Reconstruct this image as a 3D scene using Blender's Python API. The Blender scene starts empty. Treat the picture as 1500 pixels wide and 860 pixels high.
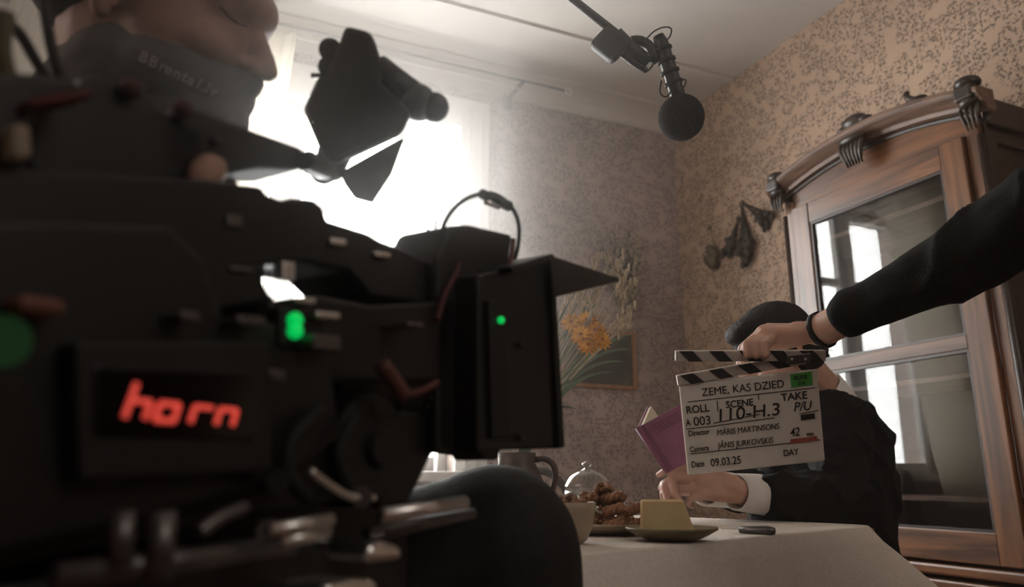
import bpy, bmesh, math, random
from math import sin, cos, pi, radians as rad
from mathutils import Vector as V, Matrix, Euler, Quaternion, noise
random.seed(7)
C = bpy.context.scene.collection
# ------------------------------------------------------------------ camera
FPX, CX, CY = 1095.0, 750.0, 430.0
AZ, PT = rad(24.2), rad(14.0)
CAM = V((0, 0, 0.86))
FW = V((sin(AZ)*cos(PT), cos(AZ)*cos(PT), sin(PT)))
RT = V((cos(AZ), -sin(AZ), 0))
UP = RT.cross(FW)
cd = bpy.data.cameras.new('camera'); cam = bpy.data.objects.new('camera', cd); C.objects.link(cam)
cam.location = CAM
cam.rotation_euler = Matrix((RT, UP, -FW)).transposed().to_euler()
cd.sensor_width = 36; cd.lens = 36*FPX/1500; cd.clip_start = 0.02
cd.dof.use_dof = True; cd.dof.focus_distance = 1.25; cd.dof.aperture_fstop = 4.5
S = bpy.context.scene; S.camera = cam
S.view_settings.view_transform = 'Standard'; S.view_settings.look = 'None'
S.view_settings.gamma = 1; S.view_settings.use_curve_mapping = False
S.view_settings.exposure = -0.75
S.cycles.volume_bounces = 1; S.cycles.max_bounces = 8; S.cycles.sample_clamp_indirect = 4
S.cycles.use_denoising = True
# ------------------------------------------------------------------ world and lights
w = bpy.data.worlds.new('sky'); S.world = w; w.use_nodes = True
w.node_tree.nodes['Background'].inputs[0].default_value = (1.0, 0.97, 0.94, 1)
w.node_tree.nodes['Background'].inputs[1].default_value = 6.0
def area(name, loc, target, sx, sy, power, col):
    l = bpy.data.lights.new(name, 'AREA'); l.shape = 'RECTANGLE'; l.size = sx; l.size_y = sy
    l.energy = power; l.color = col
    o = bpy.data.objects.new(name, l); C.objects.link(o); o.location = loc
    o.rotation_euler = (V(target)-V(loc)).to_track_quat('-Z', 'Y').to_euler(); return o
area('window_daylight', (0.55, 3.98, 1.95), (0.55, 0, 1.85), 1.9, 2.6, 460, (1.0, 0.985, 0.965))
area('room_fill_light', (-1.75, 1.2, 2.1), (2.7, 2.2, 1.6), 1.4, 1.2, 30, (1.0, 0.86, 0.74))
area('rear_fill_light', (1.5, -1.6, 2.6), (2.0, 2.6, 1.3), 1.6, 1.0, 26, (1.0, 0.90, 0.81))  # second fill added behind the camera, no bounce off the ceiling
# ------------------------------------------------------------------ helpers
def ray(px, py): return FW + RT*((px-CX)/FPX) + UP*((CY-py)/FPX)
def at(px, py, d): return CAM + ray(px, py)*d
def link(o): C.objects.link(o); return o
MATS = {}
def mat(name, col, rough=0.6, metal=0.0, var=0.12, scale=30, spec=0.5, bump=0.0, **kw):
    if name in MATS: return MATS[name]
    m = bpy.data.materials.new(name); m.use_nodes = True; nt = m.node_tree; b = nt.nodes['Principled BSDF']
    tc = nt.nodes.new('ShaderNodeTexCoord'); n = nt.nodes.new('ShaderNodeTexNoise')
    n.inputs['Scale'].default_value = scale; n.inputs['Detail'].default_value = 4
    nt.links.new(tc.outputs['Object'], n.inputs['Vector'])
    r = nt.nodes.new('ShaderNodeValToRGB')
    r.color_ramp.elements[0].position = .3; r.color_ramp.elements[1].position = .7
    r.color_ramp.elements[0].color = tuple(c*(1-var) for c in col)+(1,)
    r.color_ramp.elements[1].color = tuple(min(1, c*(1+var)) for c in col)+(1,)
    nt.links.new(n.outputs[0], r.inputs[0]); nt.links.new(r.outputs[0], b.inputs['Base Color'])
    b.inputs['Roughness'].default_value = rough; b.inputs['Metallic'].default_value = metal
    b.inputs['Specular IOR Level'].default_value = spec
    for k, v in kw.items(): b.inputs[k.replace('_', ' ')].default_value = v
    if bump:
        bp = nt.nodes.new('ShaderNodeBump'); bp.inputs['Strength'].default_value = bump; bp.inputs['Distance'].default_value = .01
        nt.links.new(n.outputs[0], bp.inputs['Height']); nt.links.new(bp.outputs[0], b.inputs['Normal'])
    MATS[name] = m; return m
def emis(name, col, st):
    m = bpy.data.materials.new(name); m.use_nodes = True; nt = m.node_tree; b = nt.nodes['Principled BSDF']
    b.inputs['Base Color'].default_value = (*col, 1); b.inputs['Emission Color'].default_value = (*col, 1)
    b.inputs['Emission Strength'].default_value = st; return m
def wood(name, c1, c2, axis=2, scale=6, rough=0.32, coat=0.3):
    m = bpy.data.materials.new(name); m.use_nodes = True; nt = m.node_tree; b = nt.nodes['Principled BSDF']
    tc = nt.nodes.new('ShaderNodeTexCoord'); mp = nt.nodes.new('ShaderNodeMapping')
    s = [scale*5]*3; s[axis] = scale*0.35; mp.inputs['Scale'].default_value = s
    n = nt.nodes.new('ShaderNodeTexNoise'); n.inputs['Scale'].default_value = 1; n.inputs['Detail'].default_value = 6; n.inputs['Distortion'].default_value = .6
    r = nt.nodes.new('ShaderNodeValToRGB'); r.color_ramp.elements[0].position = .35; r.color_ramp.elements[1].position = .65
    r.color_ramp.elements[0].color = (*c1, 1); r.color_ramp.elements[1].color = (*c2, 1)
    nt.links.new(tc.outputs['Object'], mp.inputs[0]); nt.links.new(mp.outputs[0], n.inputs['Vector'])
    nt.links.new(n.outputs[0], r.inputs[0]); nt.links.new(r.outputs[0], b.inputs['Base Color'])
    b.inputs['Roughness'].default_value = rough; b.inputs['Coat Weight'].default_value = coat; b.inputs['Coat Roughness'].default_value = .25
    return m
def glassmat(name, tint=(1, 1, 1), refl=1.0, ior=1.5, rough=0.0):
    m = bpy.data.materials.new(name); m.use_nodes = True; nt = m.node_tree; nt.nodes.remove(nt.nodes['Principled BSDF'])
    o = nt.nodes['Material Output']; t = nt.nodes.new('ShaderNodeBsdfTransparent'); g = nt.nodes.new('ShaderNodeBsdfGlossy')
    t.inputs[0].default_value = (*tint, 1); g.inputs['Roughness'].default_value = rough; g.inputs[0].default_value = (1, 1, 1, 1)
    f = nt.nodes.new('ShaderNodeFresnel'); f.inputs[0].default_value = ior
    ge = nt.nodes.new('ShaderNodeNewGeometry'); ma = nt.nodes.new('ShaderNodeMapRange'); ma.inputs[3].default_value = ior; ma.inputs[4].default_value = 1/ior
    nt.links.new(ge.outputs['Backfacing'], ma.inputs[0]); nt.links.new(ma.outputs[0], f.inputs[0])
    mu = nt.nodes.new('ShaderNodeMath'); mu.operation = 'MULTIPLY'; mu.inputs[1].default_value = refl; mu.use_clamp = True
    mx = nt.nodes.new('ShaderNodeMixShader')
    nt.links.new(f.outputs[0], mu.inputs[0]); nt.links.new(mu.outputs[0], mx.inputs[0])
    nt.links.new(t.outputs[0], mx.inputs[1]); nt.links.new(g.outputs[0], mx.inputs[2]); nt.links.new(mx.outputs[0], o.inputs[0]); return m

class MB:
    def __init__(s): s.v = []; s.f = []
    def add(s, vs, fs):
        k = len(s.v); s.v += [V(a) for a in vs]; s.f += [[i+k for i in f] for f in fs]; return s
    def box(s, c, d, rot=None):
        c = V(c); h = [x/2 for x in d]; M = rot.to_matrix() if isinstance(rot, (Euler, Quaternion)) else (rot or Matrix.Identity(3))
        vs = [c+M@V((x*h[0], y*h[1], z*h[2])) for x in (-1, 1) for y in (-1, 1) for z in (-1, 1)]
        return s.add(vs, [(0, 1, 3, 2), (4, 6, 7, 5), (0, 4, 5, 1), (2, 3, 7, 6), (0, 2, 6, 4), (1, 5, 7, 3)])
    def mm(s, a, b):
        a, b = V(a), V(b); return s.box((a+b)/2, [abs(x) for x in (b-a)])
    def prism(s, pts, ext):
        n = len(pts); e = V(ext); pts = [V(p) for p in pts]
        return s.add(pts+[p+e for p in pts], [list(range(n))[::-1], list(range(n, 2*n))]+[(i, (i+1) % n, (i+1) % n+n, i+n) for i in range(n)])
    def tube(s, pts, r, n=10, cap=True, flat=None):
        pts = [V(p) for p in pts]; m = len(pts); rs = r if isinstance(r, (list, tuple)) else [r]*m
        vs = []; ref = None
        for i, p in enumerate(pts):
            t = (pts[min(i+1, m-1)]-pts[max(i-1, 0)]).normalized()
            if ref is None:
                ref = t.orthogonal().normalized() if flat is None else V(flat)
            ref = (ref-t*ref.dot(t)).normalized(); b = t.cross(ref)
            for k in range(n): a = 2*pi*k/n; vs.append(p+(ref*cos(a)+b*sin(a))*rs[i])
        fs = [(i*n+k, i*n+(k+1) % n, (i+1)*n+(k+1) % n, (i+1)*n+k) for i in range(m-1) for k in range(n)]
        if cap: fs += [list(range(n))[::-1], list(range((m-1)*n, m*n))]
        return s.add(vs, fs)
    def cyl(s, a, b, r, n=20): return s.tube([a, b], r, n)
    def ball(s, c, r, n=12, M=None):
        c = V(c); rr = r if isinstance(r, (tuple, list, V)) else (r, r, r); M = M or Matrix.Identity(3); m = max(5, n//2+2); vs = []
        for i in range(1, m):
            th = pi*i/m
            for k in range(n): a = 2*pi*k/n; vs.append(c+M@V((rr[0]*sin(th)*cos(a), rr[1]*sin(th)*sin(a), rr[2]*cos(th))))
        vs += [c+M@V((0, 0, rr[2])), c+M@V((0, 0, -rr[2]))]; q = len(vs)
        fs = [(i*n+k, (i+1)*n+k, (i+1)*n+(k+1) % n, i*n+(k+1) % n) for i in range(m-2) for k in range(n)]
        fs += [(q-2, k, (k+1) % n) for k in range(n)]+[(q-1, (m-2)*n+(k+1) % n, (m-2)*n+k) for k in range(n)]
        return s.add(vs, fs)
    def lathe(s, prof, c, n=28, M=None, closed=False):
        c = V(c); M = M or Matrix.Identity(3); m = len(prof)
        vs = [c+M@V((r*cos(2*pi*k/n), r*sin(2*pi*k/n), z)) for r, z in prof for k in range(n)]
        fs = [(i*n+k, i*n+(k+1) % n, (i+1)*n+(k+1) % n, (i+1)*n+k) for i in range(m-1) for k in range(n)]
        if not closed: fs += [list(range(n))[::-1], list(range((m-1)*n, m*n))]
        else: fs += [((m-1)*n+k, (m-1)*n+(k+1) % n, (k+1) % n, k) for k in range(n)]
        return s.add(vs, fs)
    def grid(s, fn, nu, nv, closeu=False):
        vs = [fn(i/(nu if closeu else nu-1), j/(nv-1)) for j in range(nv) for i in range(nu)]
        fs = [(j*nu+i, j*nu+(i+1) % nu, (j+1)*nu+(i+1) % nu, (j+1)*nu+i) for j in range(nv-1) for i in range(nu if closeu else nu-1)]
        return s.add(vs, fs)
    def build(s, name, m, parent=None, smooth=False, bevel=0, label=None, solid=0, seg=2, sub=0):
        me = bpy.data.meshes.new(name)
        off = V((0, 0, 0))
        me.from_pydata([tuple(a) for a in s.v], [], s.f)
        bm = bmesh.new(); bm.from_mesh(me); bmesh.ops.recalc_face_normals(bm, faces=bm.faces); bm.to_mesh(me); bm.free()
        me.materials.append(m)
        if smooth:
            for p in me.polygons: p.use_smooth = True
        o = bpy.data.objects.new(name, me); link(o)
        if parent is not None: put(o, parent)
        if bevel:
            b = o.modifiers.new('bevel', 'BEVEL'); b.width = bevel; b.segments = seg; b.limit_method = 'ANGLE'
        if solid:
            b = o.modifiers.new('solid', 'SOLIDIFY'); b.thickness = solid; b.offset = 0
        if sub:
            b = o.modifiers.new('sub', 'SUBSURF'); b.levels = sub; b.render_levels = sub
        if label: o['label'] = label
        return o
def put(o, parent):
    o.parent = parent; root = parent
    m = Matrix.Identity(4); q = parent
    while q is not None: m = Matrix.LocRotScale(q.location, q.rotation_euler, q.scale) @ m; q = q.parent
    # geometry is given in world coordinates: shift it into the parent's frame
    if o.type == 'MESH' and o.location.length == 0: o.data.transform(m.inverted())
def tag(o, label, cat, group=None, kind=None):
    if kind: o['kind'] = kind
    if label: o['label'] = label
    if cat: o['category'] = cat
    if group: o['group'] = group
    return o
def thing(name, label, cat, loc=(0, 0, 0), group=None):
    o = bpy.data.objects.new(name, None); o.empty_display_size = .05; link(o); o.location = loc
    return tag(o, label, cat, group)
def struct(o): o['kind'] = 'structure'; return o
def bez(p0, p1, p2, p3, n=12):
    p0, p1, p2, p3 = V(p0), V(p1), V(p2), V(p3); out = []
    for i in range(n+1):
        t = i/n; out.append(p0*(1-t)**3+p1*3*t*(1-t)**2+p2*3*t*t*(1-t)+p3*t**3)
    return out
def organic(name, parts, m, parent=None, voxel=0.006, smooth=4, label=None, fold=0.0, freq=14):
    mb = MB()
    for p in parts:
        if p[0] == 'c':
            _, a, ra, b, rb = p; a, b = V(a), V(b); t = (b-a).normalized(); pts = []; rs = []
            for k in range(4): th = pi/2*k/4; pts.append(a-t*ra*cos(th)); rs.append(max(ra*sin(th), ra*.05))
            pts.append(a); rs.append(ra); pts.append(b); rs.append(rb)
            for k in range(1, 5): th = pi/2*k/4; pts.append(b+t*rb*sin(th)); rs.append(max(rb*cos(th), rb*.05))
            mb.tube(pts, rs, 14)
        else: mb.ball(p[1], p[2], 18, p[3] if len(p) > 3 else None)
    o = mb.build(name, m)
    r = o.modifiers.new('r', 'REMESH'); r.mode = 'VOXEL'; r.voxel_size = voxel
    q = o.modifiers.new('s', 'SMOOTH'); q.iterations = smooth; q.factor = .6
    dg = bpy.context.evaluated_depsgraph_get(); dg.update()
    me = bpy.data.meshes.new_from_object(o.evaluated_get(dg)); o.modifiers.clear(); o.data = me; me.name = name
    if fold:
        nr = [v.normal.copy() for v in me.vertices]
        for v, n_ in zip(me.vertices, nr):
            c = v.co; q = V((c.x*freq+c.z*4, c.y*freq, c.z*freq*.8-c.x*5)); r1 = 1-abs(noise.noise(q))*2.2; r2 = noise.noise(q*2.3+V((5, 1, 2)))
            v.co += n_*fold*(max(0, r1)**2*1.4-.5+.35*r2)
    for p in me.polygons: p.use_smooth = True
    if parent is not None: put(o, parent)
    if label: o['label'] = label
    return o
def text(name, s, size, org, ux, uy, m, parent, ext=0.0006, bold=0.0, shear=0, sx=1.0, label=None):
    cu = bpy.data.curves.new(name, 'FONT'); cu.body = s; cu.size = size; cu.extrude = ext/2; cu.offset = bold; cu.shear = shear
    t = bpy.data.objects.new('t', cu); C.objects.link(t)
    dg = bpy.context.evaluated_depsgraph_get(); dg.update()
    me = bpy.data.meshes.new_from_object(t.evaluated_get(dg)); bpy.data.objects.remove(t)
    ux, uy = V(ux).normalized(), V(uy).normalized(); n = ux.cross(uy)
    M = Matrix((ux*sx, uy, n)).transposed().to_4x4(); M.translation = V(org); me.transform(M)
    me.name = name; me.materials.clear(); me.materials.append(m)
    o = bpy.data.objects.new(name, me); link(o); put(o, parent)
    if label: o['label'] = label
    return o
# ------------------------------------------------------------------ materials
def wallpaper(name, perm, base, leaf):
    m = bpy.data.materials.new(name); m.use_nodes = True; nt = m.node_tree; N = nt.nodes; L = nt.links; b = N['Principled BSDF']
    def math_(op, a, c=None, clamp=False):
        n = N.new('ShaderNodeMath'); n.operation = op; n.use_clamp = clamp
        for i, x in enumerate((a, c)):
            if x is None: continue
            if isinstance(x, (int, float)): n.inputs[i].default_value = x
            else: L.new(x, n.inputs[i])
        return n.outputs[0]
    tc = N.new('ShaderNodeTexCoord'); sp = N.new('ShaderNodeSeparateXYZ'); L.new(tc.outputs['Object'], sp.inputs[0])
    cb = N.new('ShaderNodeCombineXYZ'); L.new(sp.outputs[perm], cb.inputs[0]); L.new(sp.outputs[2], cb.inputs[1])
    def leaves(scale, off, a, bb, th):
        mp = N.new('ShaderNodeMapping'); mp.inputs['Scale'].default_value = (scale, scale, scale); mp.inputs['Location'].default_value = (off, off*1.7, 0)
        L.new(cb.outputs[0], mp.inputs[0])
        vo = N.new('ShaderNodeTexVoronoi'); vo.voronoi_dimensions = '2D'; vo.inputs['Scale'].default_value = 1; vo.inputs['Randomness'].default_value = .85
        L.new(mp.outputs[0], vo.inputs['Vector'])
        sb = N.new('ShaderNodeVectorMath'); sb.operation = 'SUBTRACT'; L.new(mp.outputs[0], sb.inputs[0]); L.new(vo.outputs['Position'], sb.inputs[1])
        sc = N.new('ShaderNodeSeparateColor'); L.new(vo.outputs['Color'], sc.inputs[0])
        ang = math_('MULTIPLY', sc.outputs[0], 3.0)
        ro = N.new('ShaderNodeVectorRotate'); ro.rotation_type = 'Z_AXIS'; L.new(sb.outputs[0], ro.inputs['Vector']); L.new(ang, ro.inputs['Angle'])
        s2 = N.new('ShaderNodeSeparateXYZ'); L.new(ro.outputs[0], s2.inputs[0])
        x = math_('DIVIDE', s2.outputs[0], a); y = math_('DIVIDE', s2.outputs[1], bb)
        # pointed leaf: width narrows with |x|
        r = math_('ADD', math_('POWER', math_('ABSOLUTE', x), 1.5), math_('ABSOLUTE', y))
        inside = math_('LESS_THAN', r, 1.0); keep = math_('GREATER_THAN', sc.outputs[1], th)
        return math_('MULTIPLY', inside, keep)
    l1 = leaves(42, 0, .46, .19, .3); l2 = leaves(50, 3.3, .42, .18, .35); l3 = leaves(88, 7.1, .34, .22, .5)
    # sprig masks: clusters
    nz = N.new('ShaderNodeTexNoise'); nz.inputs['Scale'].default_value = 13; nz.inputs['Detail'].default_value = 2; L.new(cb.outputs[0], nz.inputs['Vector'])
    cl = math_('GREATER_THAN', nz.outputs[0], .44)
    # curling stems
    n2 = N.new('ShaderNodeTexNoise'); n2.inputs['Scale'].default_value = 13; n2.inputs['Detail'].default_value = 1; L.new(cb.outputs[0], n2.inputs['Vector'])
    st = math_('LESS_THAN', math_('ABSOLUTE', math_('SUBTRACT', n2.outputs[0], .5)), .008)
    al = math_('MULTIPLY', math_('ADD', math_('ADD', l1, l2), l3, True), cl)
    al = math_('ADD', al, math_('MULTIPLY', st, .45), True)
    al = math_('MULTIPLY', al, .85)
    mx = N.new('ShaderNodeMix'); mx.data_type = 'RGBA'; mx.inputs[6].default_value = (*base, 1); mx.inputs[7].default_value = (*leaf, 1)
    L.new(al, mx.inputs[0])
    n3 = N.new('ShaderNodeTexNoise'); n3.inputs['Scale'].default_value = 2.2; L.new(cb.outputs[0], n3.inputs['Vector'])
    mr = N.new('ShaderNodeMapRange'); L.new(n3.outputs[0], mr.inputs[0]); mr.inputs[1].default_value = .3; mr.inputs[2].default_value = .7; mr.inputs[3].default_value = .88; mr.inputs[4].default_value = 1.1
    vm = N.new('ShaderNodeVectorMath'); vm.operation = 'SCALE'; L.new(mx.outputs[2], vm.inputs[0]); L.new(mr.outputs[0], vm.inputs[3])
    L.new(vm.outputs[0], b.inputs['Base Color']); b.inputs['Roughness'].default_value = .85; b.inputs['Specular IOR Level'].default_value = .2
    return m
M_wr = wallpaper('wallpaper_right', 1, (.47, .34, .255), (.10, .078, .066))
M_wb = wallpaper('wallpaper_back_hazed', 0, (.40, .32, .28), (.15, .12, .115))  # same paper made greyer and flatter: haze and backlight put into its colours
M_ceil = mat('ceiling_paint', (.60, .56, .52), .9, scale=3, var=.05)
M_floor = wood('floor_boards', (.09, .045, .025), (.16, .08, .04), 1, 3, .5, .1)
M_white = mat('white_paint', (.62, .6, .57), .55, var=.05)
M_blk = mat('black_metal', (.006, .0055, .0055), .46, .0, scale=60, spec=.4)
M_blk2 = mat('black_plastic', (.009, .008, .008), .6, scale=80, spec=.35)
M_rub = mat('black_rubber', (.012, .012, .012), .7, scale=90, spec=.3)
M_chr = mat('bright_steel', (.80, .78, .76), .34, 1.0, var=.04)
M_grey = mat('grey_metal', (.14, .13, .13), .35, .8)
M_jkt = mat('black_wool', (.011, .0095, .0095), .9, scale=200, var=.3, spec=.15, bump=.2)
M_slv = mat('black_knit', (.011, .010, .010), .92, scale=250, var=.3, spec=.12, bump=.2)
M_trs = mat('black_cotton', (.010, .009, .009), .75, scale=120, var=.25, spec=.3, bump=.1)
M_skin = mat('skin', (.46, .27, .20), .5, scale=25, var=.10, Subsurface_Weight=.12, Subsurface_Scale=.02)
M_hair = mat('dark_hair', (.012, .009, .008), .7, scale=140, var=.5, spec=.2, bump=.6)
M_gait = mat('charcoal_gaiter', (.075, .066, .064), .9, scale=200, var=.1, spec=.2)
M_print = mat('grey_print', (.27, .24, .23), .8)
M_cloth = mat('linen_tablecloth', (.60, .545, .49), .85, scale=160, var=.06, bump=.15, spec=.2)
M_shirt = mat('white_shirt', (.70, .66, .62), .8, scale=120, var=.04, bump=.1)
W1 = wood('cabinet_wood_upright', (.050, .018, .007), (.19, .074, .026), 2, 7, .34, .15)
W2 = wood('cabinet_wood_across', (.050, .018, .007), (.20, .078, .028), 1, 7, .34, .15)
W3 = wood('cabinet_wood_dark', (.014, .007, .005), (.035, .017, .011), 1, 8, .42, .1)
W4 = wood('picture_wood', (.25, .12, .05), (.36, .19, .09), 2, 9, .5, 0)
G_pane = glassmat('cabinet_glass', (.95, .95, .95), .8)
G_win = glassmat('window_glass', (.97, .98, .98), 1.0)
G_clear = glassmat('tableware_glass', (.90, .92, .90), 2.2, 1.5, .04)
# ------------------------------------------------------------------ room
XR, YB, ZC, XL, YF = 2.70, 3.53, 3.06, -2.0, -2.4
struct(MB().mm((XL-.1, YF-.1, -.1), (XR+.1, YB+.3, 0)).build('floor', M_floor))
ce = struct(MB().mm((XL-.1, YF-.1, ZC), (XR+.1, YB+.3, ZC+.1)).build('ceiling', M_ceil))
struct(MB().mm((XR, YF-.1, 0), (XR+.1, YB+.3, ZC)).build('wall_right', M_wr))
struct(MB().mm((XL-.1, YF-.1, 0), (XL, YB+.3, ZC)).build('wall_left', M_wr))
struct(MB().mm((XL-.1, YF-.1, 0), (XR+.1, YF, ZC)).build('wall_front', M_wb))
WX0, WX1, WZ0, WZ1 = -.20, 1.27, .90, 2.72
b = MB()
b.mm((XL, YB, 0), (WX0, YB+.3, ZC)); b.mm((WX1, YB, 0), (XR, YB+.3, ZC))
b.mm((WX0, YB, 0), (WX1, YB+.3, WZ0)); b.mm((WX0, YB, WZ1), (WX1, YB+.3, ZC))
struct(b.build('wall_back', M_wb))
# cornice along the back wall and a shallow ceiling batten
b = MB(); prof = [(0, 0), (-.17, 0), (-.17, -.012), (-.13, -.018), (-.09, -.028), (-.05, -.052), (-.028, -.085), (-.012, -.10), (0, -.10)]
b.prism([(XL, YB+y, ZC+z) for y, z in prof], (XR-XL, 0, 0)); struct(b.build('trim_1', M_ceil))
b = MB().mm((XL, YB-.58, ZC-.014), (XR, YB-.53, ZC)); struct(b.build('trim_2', M_ceil, bevel=.004))
struct(MB().mm((XL, YB-.018, 0), (XR, YB, .12)).build('baseboard_back', M_white))
struct(MB().mm((XR-.018, YF, 0), (XR, YB-.018, .12)).build('baseboard_right', M_white))
# window
win = struct(thing('window_1', None, None, (.535, YB, WZ0)))
for a, c in (((WX0-.17, YB-.03, WZ0-.05), (WX0, YB, WZ1+.17)), ((WX1, YB-.03, WZ0-.05), (WX1+.17, YB, WZ1+.17)), ((WX0, YB-.03, WZ1), (WX1, YB, WZ1+.17))):
    MB().mm(a, c).build('casing', M_white, win, bevel=.006)
for x in (WX0-.12, WX0-.05, WX1+.05, WX1+.12):
    MB().cyl((x, YB-.03, WZ0), (x, YB-.03, WZ1+.12), .012, 10).build('moulding', M_white, win, smooth=True)
MB().mm((WX0-.2, YB-.12, WZ0-.05), (WX1+.2, YB+.2, WZ0)).build('window_sill', M_white, win, bevel=.008)
xm = .40
for x0, x1 in ((WX0, xm-.03), (xm+.03, WX1)):
    fr = MB()
    y0, y1 = YB+.10, YB+.15
    fr.mm((x0, y0, WZ0), (x0+.045, y1, WZ1)).mm((x1-.045, y0, WZ0), (x1, y1, WZ1)).mm((x0+.06, y0, WZ0), (x1-.06, y1, WZ0+.07)).mm((x0+.06, y0, WZ1-.06), (x1-.06, y1, WZ1)).mm((x0+.06, y0, 2.16), (x1-.06, y1, 2.21))
    f = fr.build('window_frame', M_white, win, bevel=.005)
    for z0, z1 in ((WZ0+.07, 2.16), (2.21, WZ1-.06)):
        MB().mm((x0+.06, YB+.122, z0), (x1-.06, YB+.126, z1)).build('pane', G_win, f)
MB().mm((xm-.03, YB+.08, WZ0), (xm+.03, YB+.17, WZ1)).build('mullion', M_white, win, bevel=.005)
# curtain rod and curtain
ROD = 3.30, 2.955
r = thing('curtain_rod', 'thin dark curtain rod with a ring finial under the ceiling above the window', 'curtain rod', (.6, ROD[0], ROD[1]))
MB().cyl((-.95, ROD[0], ROD[1]), (1.80, ROD[0], ROD[1]), .007, 10).build('rod', M_grey, r, smooth=True)
MB().cyl((-.95, ROD[0]+.05, ROD[1]-.02), (1.72, ROD[0]+.05, ROD[1]-.02), .005, 8).build('rod', M_white, r, smooth=True)
MB().lathe([(.018+.005*cos(a*pi/4), .005*sin(a*pi/4)) for a in range(8)], (1.825, ROD[0], ROD[1]), 18, Euler((pi/2, 0, 0)).to_matrix(), True).build('finial', M_chr, r, smooth=True)
for x in (-.85, 1.55):
    MB().box((x, (ROD[0]+YB)/2, ROD[1]-.005), (.02, YB-ROD[0], .02)).box((x, YB-.012, ROD[1]-.02), (.05, .02, .10)).build('bracket', M_grey, r, bevel=.002)
def sheer(name, col, tr):
    m = bpy.data.materials.new(name); m.use_nodes = True; nt = m.node_tree; nt.nodes.remove(nt.nodes['Principled BSDF']); o = nt.nodes['Material Output']
    d = nt.nodes.new('ShaderNodeBsdfDiffuse'); t = nt.nodes.new('ShaderNodeBsdfTranslucent'); p = nt.nodes.new('ShaderNodeBsdfTransparent')
    d.inputs[0].default_value = (*col, 1); t.inputs[0].default_value = (*col, 1)
    a = nt.nodes.new('ShaderNodeMixShader'); a.inputs[0].default_value = .5; bb = nt.nodes.new('ShaderNodeMixShader'); bb.inputs[0].default_value = tr
    tc = nt.nodes.new('ShaderNodeTexCoord'); wv = nt.nodes.new('ShaderNodeTexNoise'); wv.inputs['Scale'].default_value = 60
    nt.links.new(tc.outputs['Object'], wv.inputs['Vector'])
    mr = nt.nodes.new('ShaderNodeMapRange'); mr.inputs[3].default_value = tr*.8; mr.inputs[4].default_value = tr*1.2
    nt.links.new(wv.outputs[0], mr.inputs[0]); nt.links.new(mr.outputs[0], bb.inputs[0])
    nt.links.new(d.outputs[0], a.inputs[1]); nt.links.new(t.outputs[0], a.inputs[2]); nt.links.new(a.outputs[0], bb.inputs[1]); nt.links.new(p.outputs[0], bb.inputs[2]); nt.links.new(bb.outputs[0], o.inputs[0]); return m
M_sheer = sheer('sheer_curtain', (.72, .66, .56), .12)
def curt(u, v):
    z = 2.93-v*2.25; xr = .36-.24*v**1.2; xl = -.78-.12*v
    if v > .75: xr -= .1*(v-.75)
    x = xl+(xr-xl)*u; ph = u*2*pi*17+.9*sin(3*v)
    return V((x+.006*sin(ph*2), ROD[0]+.03+(.024+.012*v)*sin(ph)+.012*sin(u*23+v*2), z))
c = MB().grid(curt, 300, 26).build('curtain', M_sheer, smooth=True)
tag(c, 'sheer cream curtain in soft folds at the left of the bright window', 'curtain')
# ------------------------------------------------------------------ display cabinet
FX = 2.30; Y0, Y1 = 1.415, 2.27; DPT = .38
cab = thing('display_cabinet', 'dark wooden glazed cabinet with arched cornice and carved crest against the right wall', 'cabinet', (FX+DPT/2, (Y0+Y1)/2, 0))
def arch(y, rise=.10, base=2.045): t = (y-(Y0+Y1)/2)/((Y1-Y0)/2+.10); return base+rise*(1-t*t)
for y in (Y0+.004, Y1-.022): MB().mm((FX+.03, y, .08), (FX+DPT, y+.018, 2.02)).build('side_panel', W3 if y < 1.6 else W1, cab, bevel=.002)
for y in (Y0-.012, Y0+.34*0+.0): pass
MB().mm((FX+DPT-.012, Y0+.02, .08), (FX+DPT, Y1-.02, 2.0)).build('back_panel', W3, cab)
# near side: raised frame
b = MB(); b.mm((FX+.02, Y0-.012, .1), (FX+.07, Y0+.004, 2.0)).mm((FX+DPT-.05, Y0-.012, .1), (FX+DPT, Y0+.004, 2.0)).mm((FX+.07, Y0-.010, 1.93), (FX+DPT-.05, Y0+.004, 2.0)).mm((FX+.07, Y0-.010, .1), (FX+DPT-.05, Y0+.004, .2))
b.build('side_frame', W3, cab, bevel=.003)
for y0, y1 in ((Y0, Y0+.045), (Y1-.045, Y1)):
    MB().mm((FX, y0, .08), (FX+.04, y1, 2.0)).build('stile', W1, cab, bevel=.004)
for y in (Y0-.003, Y1+.003):
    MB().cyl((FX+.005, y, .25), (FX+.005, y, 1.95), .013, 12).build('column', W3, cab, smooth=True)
# frieze panel under the arch
pts = [(FX+.004, Y0+.045, 1.965)]+[(FX+.004, Y1-.045, 1.965)]+[(FX+.004, Y1-.045-(Y1-Y0-.09)*i/20, arch(Y1-.045-(Y1-Y0-.09)*i/20)-.02) for i in range(21)]
MB().prism(pts, (.03, 0, 0)).build('frieze', W2, cab)
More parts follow.
